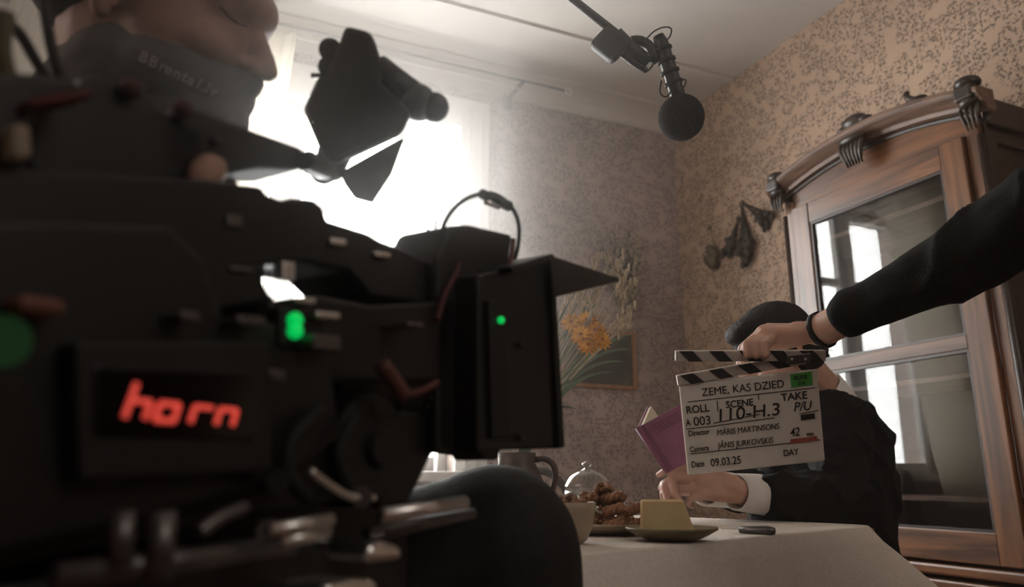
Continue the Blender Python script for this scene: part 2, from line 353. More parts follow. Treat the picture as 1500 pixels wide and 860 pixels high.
# arched cornice, stepped profile swept along the arch
def sweep(mb, prof, n=28, ya=Y0-.05, yb=Y1+.05):
    rows = []
    for i in range(n+1):
        y = ya+(yb-ya)*i/n; z = arch(y)
        rows.append([V((FX+px, y, z+pz)) for px, pz in prof])
    m = len(prof); vs = [p for r_ in rows for p in r_]
    fs = [(i*m+k, i*m+(k+1) % m, (i+1)*m+(k+1) % m, (i+1)*m+k) for i in range(n) for k in range(m)]+[list(range(m))[::-1], list(range(n*m, (n+1)*m))]
    mb.add(vs, fs)
b = MB(); sweep(b, [(.03, -.045), (-.012, -.045), (-.018, -.03), (-.03, -.022), (-.05, -.004), (-.058, .006), (-.058, .022), (-.03, .03), (.03, .03)])
W5 = wood('cornice_wood', (.085, .045, .028), (.18, .10, .065), 1, 7, .45, 0)
b.build('cornice', W5, cab, bevel=.002)
b = MB(); sweep(b, [(.03, -.07), (-.004, -.065), (-.008, -.058), (-.004, -.050), (.03, -.046)], 28, Y0, Y1); b.build('cornice_bead', W3, cab)
for y in (Y0-.03, Y1-.0):
    MB().mm((FX+.03, y, 1.98), (FX+DPT, y+.03, arch(y)+.01)).build('cornice_return', W3, cab, bevel=.006)
MB().mm((FX+.02, Y0, 1.99), (FX+DPT, Y1, 2.01)).build('top_board', W3, cab)
# carved corner blocks and shell crest
def acanthus(c, wdt, h, n=5, parent=cab, name='corner_carving', up=True):
    mb = MB(); c = V(c)
    for k in range(n):
        t = (k-(n-1)/2)/max(1, (n-1)/2); top = c+V((-.012, t*wdt*.5, 0)); bot = c+V((-.005, t*wdt*.32, -h))
        mb.tube(bez(top, top+V((-.014, 0, -h*.2)), bot+V((-.018, 0, h*.3)), bot, 8), [wdt*q for q in (.07, .10, .11, .11, .10, .09, .07, .05, .03)], 8)
    mb.ball(c+V((-.01, 0, .012)), (.028, wdt*.6, .02), 14)
    return mb.build(name, W3, parent, smooth=True)
yc = (Y0+Y1)/2
cr = acanthus((FX-.045, yc+.01, arch(yc)-.045), .10, .09, 6, name='crest_carving')
MB().ball((FX-.03, yc+.01, arch(yc)+.045), (.03, .055, .03), 16).ball((FX-.03, yc+.06, arch(yc)+.03), (.025, .03, .014), 12).ball((FX-.03, yc-.04, arch(yc)+.035), (.025, .03, .014), 12).build('crest_carving', W3, cab, smooth=True)
b = MB(); b.tube(bez((FX-.02, yc-.28, arch(yc-.28)+.035), (FX-.02, yc-.2, arch(yc-.2)+.03), (FX-.02, yc-.20, arch(yc-.2)+.085), (FX-.02, yc-.22, arch(yc-.2)+.07), 8), [.006, .01, .013, .013, .012, .011, .01, .008, .005], 8).ball((FX-.02, yc-.24, arch(yc-.24)+.035), (.02, .045, .012), 10)
b.build('scroll_carving', W3, cab, smooth=True)
for y in (Y0-.005, Y1+.005):
    MB().mm((FX-.062, y-.032, arch(y)-.02), (FX+.02, y+.032, arch(y)+.032)).build('corner_block', W3, cab, bevel=.01, seg=3)
    MB().ball((FX-.025, y, arch(y)+.045), (.04, .042, .025), 16).build('corner_knob', W3, cab, smooth=True)
    acanthus((FX-.02, y, arch(y)-.035), .06, .08, 4)
# door: frame, rail, panes
door = MB().mm((FX-.018, 1.462, .61), (FX+.006, 1.546, 1.962)).build('door', W1, cab, bevel=.004)
MB().mm((FX-.018, 2.133, .61), (FX+.006, 2.222, 1.962)).build('door_stile', W1, door, bevel=.004)
for z0, z1, n in ((1.876, 1.962, 'top_rail'), (.61, .705, 'bottom_rail'), (1.265, 1.31, 'glazing_bar')):
    MB().mm((FX-.016, 1.546, z0), (FX+.006, 2.133, z1)).build(n, W2 if n != 'glazing_bar' else W5, door, bevel=.003)
b = MB()
for z0, z1 in ((.705, 1.265), (1.31, 1.876)):
    for a, c_ in (((1.546, z0), (1.556, z1)), ((2.123, z0), (2.133, z1)), ((1.556, z1-.01), (2.123, z1)), ((1.556, z0), (2.123, z0+.008))):
        b.mm((FX-.012, a[0], a[1]), (FX+.004, c_[0], c_[1]))
b.build('glazing_bead', W3, door)
for z0, z1 in ((.713, 1.265), (1.31, 1.866)):
    MB().mm((FX-.002, 1.556, z0), (FX+.001, 2.123, z1)).build('pane', G_pane, door)
None and MB().cyl((FX-.018, 1.49, 1.22), (FX-.04, 1.49, 1.22), .008, 12).ball((FX-.045, 1.49, 1.22), .012, 12).build('door_knob', M_chr, door, smooth=True)
for z in (.80, 1.19, 1.545, 1.80):
    MB().mm((FX+.035, Y0+.03, z-.009), (FX+DPT-.015, Y1-.03, z+.009)).build('shelf', W5, cab, bevel=.002)
# lower drawer section
MB().mm((FX-.012, Y0+.045, .565), (FX+.03, Y1-.045, .598)).build('mid_moulding', W2, cab, bevel=.008)
for z0, z1 in ((.38, .55), (.18, .365)):
    d = MB().mm((FX-.008, Y0+.06, z0), (FX+.03, Y1-.06, z1)).build('drawer', W2, cab, bevel=.006)
    MB().ball((FX-.02, yc, (z0+z1)/2), (.014, .014, .014), 12).build('drawer_knob', M_grey, d, smooth=True)
MB().mm((FX-.015, Y0-.01, .07), (FX+DPT, Y1+.01, .16)).build('plinth', W3, cab, bevel=.01)
for y in (Y0+.03, Y1-.03):
    for x in (FX+.03, FX+DPT-.03): MB().cyl((x, y, 0), (x, y, .08), .022, 14).build('leg', W3, cab)
# ------------------------------------------------------------------ picture frame and hanging things on the walls
pf = thing('picture_frame', 'thin light wooden picture frame with a grey green picture on the back wall', 'picture', (2.1, YB, 1.35))
px0, px1, pz0, pz1 = 1.86, 2.345, 1.345, 1.67
for a, c_ in (((px0, pz0), (px0+.022, pz1)), ((px1-.022, pz0), (px1, pz1)), ((px0+.022, pz1-.02), (px1-.022, pz1)), ((px0+.022, pz0), (px1-.022, pz0+.02))):
    MB().mm((a[0], YB-.022, a[1]), (c_[0], YB, c_[1])).build('frame_bar', W4, pf, bevel=.003)
MB().mm((px0+.02, YB-.008, pz0+.018), (px1-.02, YB-.002, pz1-.018)).build('picture_sheet', mat('grey_green_print', (.085, .08, .065), .95, spec=.0, scale=9, var=.25), pf)
M_dry = mat('dried_grass', (.40, .32, .22), .9, scale=50, var=.3)
M_dryg = mat('dried_grey_leaf', (.085, .09, .075), .9, scale=50, var=.3)
def blade(mb, pts, w0, side):
    side = V(side).normalized(); n = len(pts); vs = []; 
    for i, p in enumerate(pts):
        t = i/(n-1); w_ = w0*(1-t)**.6*(.5+.5*min(1, t*5))+.0004; nn = V((0, 0, .35*w_)); vs += [p-side*w_, p+nn, p+side*w_]
    fs = []
    for i in range(n-1):
        for k in range(2): fs.append((i*3+k, i*3+k+1, i*3+k+4, i*3+k+3))
    mb.add(vs, fs)
dg_ = thing('dried_grass_bunch', 'dried grass bunch with feathery plumes tied above the corner of the picture frame', 'dried flowers', (2.27, YB-.04, 1.68))
st = MB(); pl = MB(); lf = MB(); O = V((2.29, YB-.045, 1.70))
for k in range(80):
    a = random.uniform(-.45, .22); ln = random.uniform(.22, .56)
    tip = O+V((sin(a)*ln, random.uniform(-.05, .015), cos(a)*ln)); pts = bez(O, O+V((0, 0, ln*.4)), tip-V((sin(a)*.1, 0, .08)), tip, 8)
    st.tube(pts, .0016, 4)
    if k % 3 == 0: 
        for j in range(14):
            t = 1-j*.035; p = pts[0].lerp(pts[-1], t) if False else pts[min(8, int(t*8))]+V((random.uniform(-.008, .008), random.uniform(-.008, .008), random.uniform(-.012, .012)))
            pl.ball(p, (.007, .007, .016), 5)
    else:
        for j in range(7):
            p = pts[3+j % 5]; q = p+V((random.uniform(-.045, .045), random.uniform(-.03, .01), random.uniform(.0, .05))); blade(lf, bez(p, p.lerp(q, .3)+V((0, 0, .01)), p.lerp(q, .7), q, 4), .009, (1, .3, 0))
st.build('stem', M_dry, dg_)['kind'] = 'stuff'; pl.build('plume', M_dry, dg_)['kind'] = 'stuff'; lf.build('leaf', M_dryg, dg_)['kind'] = 'stuff'
MB().lathe([(.006, -.02), (.016, -.018), (.018, 0), (.016, .018), (.006, .02)], O+V((0, 0, .0)), 14).build('tie', mat('pale_string', (.45, .38, .3), .9), dg_, smooth=True)
# dried bunches on the right wall
M_dk = mat('dark_dried_petals', (.045, .035, .028), .85, scale=40, var=.5); M_ol = mat('olive_dried_head', (.13, .10, .06), .9, scale=40, var=.4)
def bunch(px, py, L_, lean, label, olive=False, n=9, head=.016):
    base = wallpt(px, py); t = thing('dried_bouquet', label, 'dried flowers', base, 'dried flower bunches on the right wall')
    del t['group']
    st = MB(); hd = MB()
    for k in range(n):
        a = lean+random.uniform(-.16, .16); l2 = L_*random.uniform(.6, 1.0)
        tip = base+V((random.uniform(-.05, -.012), -sin(a)*l2, -cos(a)*l2)); pts = bez(base+V((-.012, 0, 0)), base.lerp(tip, .3), base.lerp(tip, .7), tip, 5); st.tube(pts, .0030, 5)
        for j in range(5): hd.ball(tip+V([random.uniform(-.01, .01) for _ in range(3)]), (head*.55, head*.55, head*.8), 6)
        for j in (3, 4):
            p = pts[j]; q = p+V((random.uniform(-.02, 0), random.uniform(-.03, .03), -.03)); blade(hd, bez(p, p.lerp(q, .3), p.lerp(q, .7), q, 4), .008, (0, 1, .4))
    st.build('stem', M_dry if olive else M_dk, t)['kind'] = 'stuff'; hd.build('flower_head', M_ol if olive else M_dk, t, smooth=False)['kind'] = 'stuff'
    MB().ball(base+V((-.012, 0, 0)), (.012, .01, .018), 8).build('tie', M_ol, t)
def wallpt(px, py):
    r_ = ray(px, py); return CAM+r_*((XR-CAM.x)/r_.x)
bunch(1042, 335, .24, .12, 'small olive dried bunch hanging lowest and farthest left on the right wall', True, 12, .032)
bunch(1083, 322, .20, -.40, 'dark dried flower bunch hanging on the right wall between two others', False, 14, .022)
bunch(1088, 300, .34, .12, 'largest dark dried rose bunch hanging on the right wall', False, 22, .026)
bunch(1090, 298, .30, .85, 'dark dried sprays slanting towards the cabinet on the right wall', False, 14, .018)
# ------------------------------------------------------------------ table
TZ = .78; TC = V((1.2, 1.03, 0)); tu = V((.943, .333, 0)).normalized(); tv = V((-.333, .943, 0)).normalized()
def T(u, v, z=TZ): return TC+tu*u+tv*v+V((0, 0, z))
TL, TD = .86, .80
Rt = Matrix((tu, tv, V((0, 0, 1)))).transposed()
tb = thing('dining_table', 'small dining table hidden under a linen tablecloth', 'table', T(-TL/2, TD/2, 0))
MB().box(T(-TL/2, TD/2, TZ-.018), (TL-.01, TD-.01, .026), Rt).build('tabletop', W2, tb, bevel=.004)
MB().box(T(-TL/2, .06, TZ-.08), (TL-.14, .02, .09), Rt).build('apron', W2, tb)
MB().box(T(-TL/2, TD-.06, TZ-.08), (TL-.14, .02, .09), Rt).build('apron', W2, tb)
for u in (-.06, -TL+.06):
    for v_ in (.06, TD-.06): MB().tube([T(u, v_, 0), T(u, v_, .4), T(u, v_, TZ-.03)], [.018, .024, .028], 12).build('leg', W2, tb)
def cl(u, v):
    # perimeter angle u, v from centre outwards then down
    a = 2*pi*u; ca, sa = cos(a), sin(a); k = (abs(ca)**12+abs(sa)**12)**(-1/12)
    hx, hy = TL/2*ca*k, TD/2*sa*k
    corner = (abs(sin(2*a)))**3
    if v < .35:
        s = v/.35; return T(-TL/2+hx*s, TD/2+hy*s, TZ+.0005*sin(hx*s*20)*s)
    s = (v-.35)/.65
    out = 1+.012*min(1, s*8)+.0
    fl = (.02+.42*corner)*s+.018*sin(a*23)*s*(.4+s)+.008*sin(a*41+1)*s
    dn = .40*s; zz = TZ-dn if s > .04 else TZ-.002*s/.04
    d_ = V((hx, hy, 0)).normalized()
    return T(-TL/2+hx*out+d_.x*fl, TD/2+hy*out+d_.y*fl, zz)
tcz = MB().grid(cl, 260, 34, True).build('tablecloth', M_cloth, smooth=True)
tag(tcz, 'plain pale linen tablecloth draped over the dining table', 'tablecloth')
# tableware helpers
def tabpt(px, py, z=TZ+.002):
    r_ = ray(px, py); return CAM+r_*((z-CAM.z)/r_.z)
M_yel = mat('olive_ceramic', (.17, .14, .07), .35, scale=20); M_but = mat('butter', (.60, .48, .27), .45, scale=40, var=.06, Subsurface_Weight=.3, Subsurface_Scale=.02)
M_waf = mat('brown_pastry', (.22, .10, .045), .7, scale=90, var=.4, bump=.5); M_beige = mat('beige_stoneware', (.36, .29, .21), .5, scale=60)
def plate(name, c_, R_, m, label, cat='plate', n=36):
    t = MB().lathe([(R_*.5, 0), (R_*.62, .001), (R_*.8, .006), (R_, .013), (R_, .016), (R_*.78, .010), (R_*.6, .005), (.001, .005)], c_, n).build(name, m, smooth=True)
    return tag(t, label, cat)
bp_ = tabpt(984, 790)
plate('plate', bp_, .062, M_yel, 'olive ceramic plate under the butter block on the tablecloth')
# butter block
bd = (RT*.8+FW.cross(V((0, 0, 1)))*0).normalized(); c0 = bp_+V((.004, .012, .006)); e1 = V((cos(rad(-30)), sin(rad(-30)), 0)); e2 = V((-e1.y, e1.x, 0))
bt = MB().add([c0-e1*.040-e2*.024, c0+e1*.034-e2*.024, c0+e1*.034+e2*.024, c0-e1*.036+e2*.024,
               c0-e1*.038-e2*.023+V((0, 0, .046)), c0+e1*.020-e2*.022+V((0, 0, .046)), c0+e1*.020+e2*.022+V((0, 0, .044)), c0-e1*.034+e2*.022+V((0, 0, .044))],
              [(0, 1, 2, 3), (4, 5, 6, 7), (0, 1, 5, 4), (1, 2, 6, 5), (2, 3, 7, 6), (3, 0, 4, 7)]).build('butter_block', M_but, bevel=.003)
tag(bt, 'pale yellow block of butter with one end sliced at a slant', 'butter')
# pastry plate and pastries
pp = tabpt(905, 785)+V((.02, .07, 0))
plate('plate', pp, .085, M_beige, 'pale shallow plate under the pile of brown pastries')
spots = []
for ring_n, rr, hz_ in ((9, .058, .014), (5, .030, .018), (7, .045, .034), (5, .022, .050), (2, .012, .064)):
    for k in range(ring_n): a = 2*pi*k/ring_n+rr*40; spots.append((rr*cos(a), rr*sin(a), hz_, a+.6+rr*9, ring_n))
lay = {.014: 'bottom outer', .018: 'bottom inner', .034: 'middle', .050: 'upper', .064: 'topmost'}
nl = {z_: sorted([i_ for i_, q_ in enumerate(spots) if q_[2] == z_], key=lambda i_: V((spots[i_][0], spots[i_][1], 0)).dot(RT)) for z_ in lay}
ords = ['leftmost', 'second from the left', 'third from the left', 'fourth from the left', 'fifth from the left', 'sixth from the left', 'seventh from the left', 'eighth from the left', 'rightmost']
for i, (x, y, z, a, rn) in enumerate(spots):
    c_ = pp+V((x, y, z)); e = V((cos(a), sin(a), .25)).normalized(); f_ = V((-sin(a), cos(a), 0)); g_ = e.cross(f_); mb = MB()
    for s_ in (0, 2*pi/3, 4*pi/3):
        mb.tube([c_+e*(-.017+.034*q/10)+(f_*sin(q*.75+s_)+g_*cos(q*.75+s_))*.0045 for q in range(11)], [.002]+[.0048]*9+[.002], 6)
    rk = nl[z].index(i); side_ = 'rightmost' if rk == rn-1 else ords[rk]
    tag(mb.build('pastry', M_waf, smooth=True), 'small brown twisted pastry, '+side_+' in the '+lay[z]+' layer of the pile', 'pastry', 'twisted pastries piled on the plate')
# beige bowl with brown nuts, glass lid
bw = tabpt(862, 797)+V((-.012, .035, 0))
bo = tag(MB().lathe([(.022, 0), (.026, .003), (.034, .02), (.038, .042), (.039, .05), (.036, .05), (.034, .04), (.030, .02), (.001, .012)], bw, 32).build('bowl', M_beige, smooth=True), 'beige stoneware bowl filled with brown nuts left of the pastries', 'bowl')
nn = MB()
for k in range(46):
    a = random.uniform(0, 2*pi); r_ = .031*math.sqrt(random.random()); nn.ball(bw+V((cos(a)*r_, sin(a)*r_, .040+.008*random.random()+.012*(1-r_/.031))), (.006, .005, .004), 6, Euler((random.random()*3, random.random()*3, 0)).to_matrix())
tag(nn.build('nuts', M_waf, smooth=True), 'small brown nuts heaped in the beige bowl', 'nuts', kind='stuff')
gl = tabpt(862, 757, TZ+.001)
cj = thing('glass_dish', 'clear glass dish with a domed lid behind the beige bowl', 'dish', gl)
MB().lathe([(.036, 0), (.040, .004), (.050, .03), (.052, .055), (.049, .055), (.047, .03), (.037, .007), (.001, .006)], gl, 32).build('dish_body', G_clear, cj, smooth=True)
MB().lathe([(.052, .056), (.050, .068), (.040, .086), (.022, .098), (.008, .102), (.006, .108), (.012, .114), (.001, .120)], gl, 32).build('lid', glassmat('lid_glass', (.85, .85, .83), 1.8, 1.5, .12), cj, smooth=True)
# knife
k0, k1 = tabpt(1057, 775, TZ+.006), tabpt(1135, 778, TZ+.006)
kn = thing('table_knife', 'dark handled table knife lying right of the butter plate', 'knife', k0)
d_ = (k1-k0).normalized(); s_ = d_.cross(V((0, 0, 1))); km = k0.lerp(k1, .35)
MB().prism([k0+s_*.002, k0+d_*.02+s_*.008, km+s_*.007, km-s_*.006, k0+d_*.01-s_*.006], (0, 0, .0012)).build('blade', M_chr, kn)
MB().tube([km, km.lerp(k1, .3), km.lerp(k1, .8), k1], [.005, .006, .0075, .005], 8).build('handle', M_grey, kn, smooth=True)
sp0 = tabpt(1040, 782, TZ+.0025)
# jug with flowers
jb = at(757, 720, 1.30); jb.z = TZ+.001
M_jug = mat('brown_glaze', (.06, .032, .025), .5, scale=14, var=.3)
jg = thing('ceramic_jug', 'dark brown glazed jug with a looped handle behind the matte box', 'jug', jb)
MB().lathe([(.034, 0), (.040, .004), (.052, .035), (.053, .06), (.042, .09), (.032, .108), (.034, .125), (.030, .125), (.028, .108), (.038, .088), (.048, .06), (.001, .01)], jb, 32).build('jug_body', M_jug, jg, smooth=True)
hd = RT
MB().tube(bez(jb+hd*.030+V((0, 0, .113)), jb+hd*.085+V((0, 0, .128)), jb+hd*.070+V((0, 0, .055)), jb+hd*.048+V((0, 0, .045)), 14), .0055, 10).build('handle', M_jug, jg, smooth=True)
M_st = mat('green_stem', (.16, .21, .10), .7); M_lf = mat('blue_green_leaf', (.12, .17, .12), .6, scale=20, var=.25); M_yf = mat('yellow_petal', (.66, .32, .04), .6, scale=60, var=.35); M_yc = mat('orange_brown_centre', (.30, .10, .02), .8)
mouth = jb+V((0, 0, .118))
def tog(px, py, d): return at(px, py, d)
fls = [(838, 474, 1.30), (862, 470, 1.33), (852, 492, 1.28), (872, 486, 1.35), (862, 507, 1.30), (880, 500, 1.36)]
wl = ['leftmost', 'topmost', 'frontmost middle', 'upper right', 'lowest', 'farthest right']
for (x, y, d), w_ in zip(fls, wl):
    tip = tog(x, y, d); t = thing('yellow_flower', w_+' golden yellow flower of the cluster leaning out of the brown jug', 'flower', mouth, 'yellow flowers in the jug')
    MB().tube(bez(mouth-V((0, 0, .06)), mouth+V((0, 0, .06)), tip-RT*.05-V((0, 0, .06)), tip-RT*.006-V((0, 0, .008)), 10), .0018, 6).build('stem', M_st, t, smooth=True)
    mb = MB(); N_ = (-FW*.8+V((0, 0, .5))+RT*random.uniform(-.5, .7)).normalized(); ax = N_.orthogonal().normalized(); ay = N_.cross(ax)
    for ring, (nr, rl, lift) in enumerate(((12, .022, .001), (10, .016, .006))):
        for k in range(nr):
            a = 2*pi*k/nr+ring*.3; dd = ax*cos(a)+ay*sin(a); sd = N_.cross(dd); p1 = tip+dd*rl+N_*lift*2
            mb.add([tip+N_*lift, tip+dd*rl*.6+sd*.0035+N_*(lift+.002), p1, tip+dd*rl*.6-sd*.0035+N_*(lift+.002)], [(0, 1, 2, 3)])
    mb.build('petal', M_yf, t, solid=.0008)['kind'] = 'stuff'
    MB().ball(tip+N_*.005, (.005, .005, .004), 8).build('flower_centre', M_yc, t, smooth=True)
lv = [((925, 512), 1.5, .35), ((900, 545), 1.4, .2), ((915, 530), 1.45, .3), ((842, 430), 1.35, .1), ((880, 440), 1.4, .2), ((826, 455), 1.25, 0), ((862, 420), 1.42, .1), ((890, 410), 1.45, .15), ((815, 520), 1.2, 0), ((850, 555), 1.25, .1), ((930, 490), 1.5, .3), ((835, 440), 1.3, .05), ((845, 600), 1.25, .1)]
sp_ = thing('grass_spray', 'blue green grass leaves fanning out of the brown jug beside the yellow flowers', 'grass', mouth)
for (x, y), d, arc in lv:
    tip = at(x, y, d); mb = MB()
    blade(mb, bez(mouth-V((0, 0, .05)), mouth.lerp(tip, .25)+V((0, 0, .05+arc*.15)), mouth.lerp(tip, .7)+V((0, 0, .03+arc*.1)), tip, 12), .0055, FW.cross(tip-mouth).cross(FW).cross(FW))
    mb.build('leaf', M_lf, sp_, smooth=True)
# pale dried stalks
mb = MB()
for k in range(30):
    tip = at(random.uniform(812, 935), random.uniform(370, 470), random.uniform(1.3, 1.5)); mb.tube(bez(mouth-V((0, 0, .05)), mouth+V((0, 0, .08)), mouth.lerp(tip, .7), tip, 8), .0011, 4)
    for j in range(8): mb.ball(tip+(mouth-tip)*.02*j+V([random.uniform(-.004, .004) for _ in range(3)]), (.003, .003, .008), 5)
tag(mb.build('dried_stalks', M_dry), 'thin straw coloured seed stalks standing in the brown jug', 'dried flowers', kind='stuff')
# ------------------------------------------------------------------ chairs
def chair(name, label, base, ang, seat_z=.46, top=.92):
    c_ = thing(name, label, 'chair', base); q = Matrix.Rotation(ang, 3, 'Z'); B = V(base)
    L_ = lambda x, y, z: B+q@V((x, y, z))
    MB().lathe([(.001, seat_z-.025), (.19, seat_z-.025), (.205, seat_z-.012), (.20, seat_z), (.001, seat_z)], B, 32).build('seat', W3, c_, smooth=False)
    for x, y in ((-.13, .13), (.13, .13), (-.13, -.13), (.13, -.13)):
        MB().tube([L_(x*1.15, y*1.15, 0), L_(x, y, seat_z-.02)], [.013, .017], 10).build('leg', W3, c_, smooth=True)
    pts = bez(L_(-.17, -.14, seat_z-.03), L_(-.20, -.22, top+.10), L_(.20, -.22, top+.10), L_(.17, -.14, seat_z-.03), 22)
    MB().tube(pts, .015, 10).build('back_frame', W3, c_, smooth=True)
    pts = bez(L_(-.10, -.15, seat_z-.01), L_(-.12, -.20, top-.06), L_(.12, -.20, top-.06), L_(.10, -.15, seat_z-.01), 18)
    MB().tube(pts, .010, 10).build('back_loop', W3, c_, smooth=True)
    return c_
chair('dining_chair', 'dark bentwood chair standing empty beyond the table towards the window', (1.2, 2.47, 0), rad(150), top=.95)
rs = thing('stool', 'low dark wooden stool under the seated reader in the black jacket', 'stool', (1.40, 1.36, 0))
MB().lathe([(.001, .36), (.15, .36), (.16, .37), (.155, .385), (.001, .388)], (1.40, 1.36, 0), 30).build('seat', W3, rs)
for k in range(4):
    a = k*pi/2+.6; MB().tube([(1.40+cos(a)*.11, 1.36+sin(a)*.11, .365), (1.40+cos(a)*.15, 1.36+sin(a)*.15, 0.0)], .014, 10).build('leg', W3, rs, smooth=True)
# ------------------------------------------------------------------ body helpers
def hand_parts(W, d, nrm, side, sc=1.0, curls=((20, 25, 15),)*4, spread=.0, thumb=None):
    """W wrist, d towards knuckles, nrm back of hand, side towards thumb"""
    W, d, nrm, side = V(W), V(d).normalized(), V(nrm).normalized(), V(side).normalized(); P = []
    side = (side-d*side.dot(d)).normalized(); nrm = (nrm-d*nrm.dot(d)-side*nrm.dot(side)).normalized()
    offs = (.028, .010, -.009, -.026); lens = ((.042, .026, .021), (.046, .030, .023), (.042, .027, .022), (.033, .021, .019)); kn = (.086, .090, .086, .078)
    for i in range(4):
        K = W+(d*kn[i]+side*offs[i])*sc
        P.append(('c', W+side*offs[i]*.55*sc, .015*sc, K, .0105*sc))
        a = 0; p = K; dd = (d+side*offs[i]*spread*10).normalized()
        for j in range(3):
            a += rad(curls[i][j]); q = p+(dd*cos(a)-nrm*sin(a))*lens[i][j]*sc
            P.append(('c', p, (.0084-.0007*j-.0006*(i == 3))*sc, q, (.0077-.0007*j-.0006*(i == 3))*sc)); p = q
    tb_ = thumb or ((.35, .55, .35), (.75, .35, .35), (.95, .05, .3))
    p = W+(d*.018+side*.018-nrm*.006)*sc
    for (a1, b1, c1), ln, r_ in zip(tb_, (.040, .034, .027), (.013, .0105, .0095)):
        q = p+(d*a1+side*b1-nrm*c1).normalized()*ln*sc; P.append(('c', p, r_*sc, q, r_*.88*sc)); p = q
    P.append(('c', W-d*.02*sc, .021*sc, W+d*.03*sc, .020*sc))
    return P
def head_parts(E, f, u, sc=1.0, face=True):
    E, f = V(E), V(f).normalized(); u = V(u); u = (u-f*u.dot(f)).normalized(); s = u.cross(f)
    M = Matrix((f, s, u)).transposed(); L_ = lambda a, b_, c_: E+(f*a+s*b_+u*c_)*sc
    e = lambda c_, r_: ('e', L_(*c_), tuple(x*sc for x in r_), M)
    P = [e((-.005, 0, .045), (.097, .076, .085)), e((.035, 0, -.005), (.062, .062, .085)), e((.048, 0, -.055), (.045, .046, .040)), e((.072, 0, -.082), (.021, .024, .016)),
         e((.060, 0, .035), (.045, .058, .030)), e((.065, .034, -.012), (.028, .024, .022)), e((.065, -.034, -.012), (.028, .024, .022)),
         ('c', L_(.088, 0, .022), .008*sc, L_(.112, 0, -.012), .010*sc), e((.112, 0, -.016), (.012, .011, .009)), e((.103, .012, -.018), (.009, .007, .007)), e((.103, -.012, -.018), (.009, .007, .007)),
         ('c', L_(.085, .018, .040), .008*sc, L_(.075, .048, .036), .008*sc), ('c', L_(.085, -.018, .040), .008*sc, L_(.075, -.048, .036), .008*sc),
         ('c', L_(.092, -.018, -.044), .0065*sc, L_(.092, .018, -.044), .0065*sc), ('c', L_(.089, -.014, -.055), .0075*sc, L_(.089, .014, -.055), .0075*sc),
         e((.074, .032, .020), (.016, .017, .011)), e((.074, -.032, .020), (.016, .017, .011))]
    for q in (1, -1):
        P += [('c', L_(-.002, .072*q, -.018), .008*sc, L_(-.010, .083*q, .018), .009*sc), ('c', L_(-.010, .083*q, .018), .008*sc, L_(-.018, .082*q, .030), .007*sc)]
    return P, L_, M
def neckparts(L_, base, r=.052): return [('c', L_(-.025, 0, -.01), r, base, r*1.08)]
# ------------------------------------------------------------------ seated reader
rd = thing('person', 'person in a black jacket and white shirt seated at the table reading a purple book', 'person', (1.55, 1.40, 0))
E_ = at(1146, 528, 1.82); hf = (-RT*.86-V((0, 0, .42))-FW*.12).normalized(); hu = V((0, 0, 1))-RT*.35
HP, HL, HM = head_parts(E_, hf, hu, 1.0)
SN, SF = at(1224, 618, 1.72), at(1215, 600, 2.0); CH = at(1205, 655, 1.86); PV = V((1.36, 1.36, .50))
EN, WN = at(1232, 736, 1.60), at(1090, 722, 1.46); EF, WF = at(1165, 725, 1.86), at(1040, 716, 1.56)
nb = at(1222, 598, 1.87)
KN = PV-tu*.42+V((0, -.08, .05)); KF = PV-tu*.42+tv*.16+V((0, 0, .05)); FNt = KN+V((.02, 0, -.47)); FFt = KF+V((.02, 0, -.47)); FNt.z = FFt.z = .05
body = HP+neckparts(HL, nb)+[('c', CH, .115, PV, .12), ('c', SN, .05, SF, .05), ('c', SN, .048, EN, .038), ('c', EN, .038, WN, .026), ('c', SF, .048, EF, .038), ('c', EF, .038, WF, .026),
    ('c', PV, .085, KN, .055), ('c', PV+tv*.1, .085, KF, .055), ('c', KN, .05, FNt, .035), ('c', KF, .05, FFt, .035), ('c', FNt, .035, FNt-tu*.14-V((0, 0, .02)), .025), ('c', FFt, .035, FFt-tu*.14-V((0, 0, .02)), .025)]
HN = at(1078, 717, 1.44)
body += [('c', WN, .026, HN, .023)]
body += hand_parts(HN, at(1010, 704, 1.41)-HN, -FW*.75+UP*.65, UP*.75+FW*.6, .95, ((14, 38, 30), (28, 48, 32), (42, 55, 34), (56, 58, 34)), spread=.004, thumb=((.75, .5, -.2), (.95, .1, -.1), (.95, -.1, .1)))
HF = at(1030, 712, 1.52)
body += [('c', WF, .026, HF, .023)]+hand_parts(HF, at(968, 704, 1.46)-HF, FW*.6+UP*.6-RT*.2, UP*.7-FW*.7, 1.0, ((30, 45, 30), (30, 50, 35), (40, 55, 35), (45, 55, 35)))
organic('body', body, M_skin, rd, .0034, 2)
# jacket with creases
jk = [('c', CH+V((0, 0, .02)), .130, PV, .135), ('c', CH+tv*-.05, .12, PV+tv*-.05, .12), ('c', CH+tv*.06, .13, PV+tv*.05, .12), ('c', SN, .066, SF, .07), ('c', nb-V((0, 0, .03)), .072, CH+V((0, 0, .03)), .12),
      ('c', SN, .072, SN.lerp(EN, .5), .066), ('c', SN.lerp(EN, .5), .064, EN, .060), ('c', EN, .060, EN.lerp(WN, .55), .050), ('c', EN.lerp(WN, .55), .050, EN.lerp(WN, .80), .047),
      ('c', SF, .066, EF, .058), ('c', EF, .058, EF.lerp(WF, .75), .042)]
for k in range(7): 
    t = k/7; p = SN.lerp(EN, .1+.85*t); q = p-RT*.05+V((random.uniform(-.01, .02), 0, random.uniform(-.05, .03)))-FW*.045; jk.append(('c', p-FW*.05+RT*.03, .014, q, .010))
for k in range(4): p = EN.lerp(WN, .1+.17*k); jk.append(('c', p-FW*.035+V((0, 0, .03)), .012, p-FW*.02-RT*.02+V((0, 0, -.03)), .010))
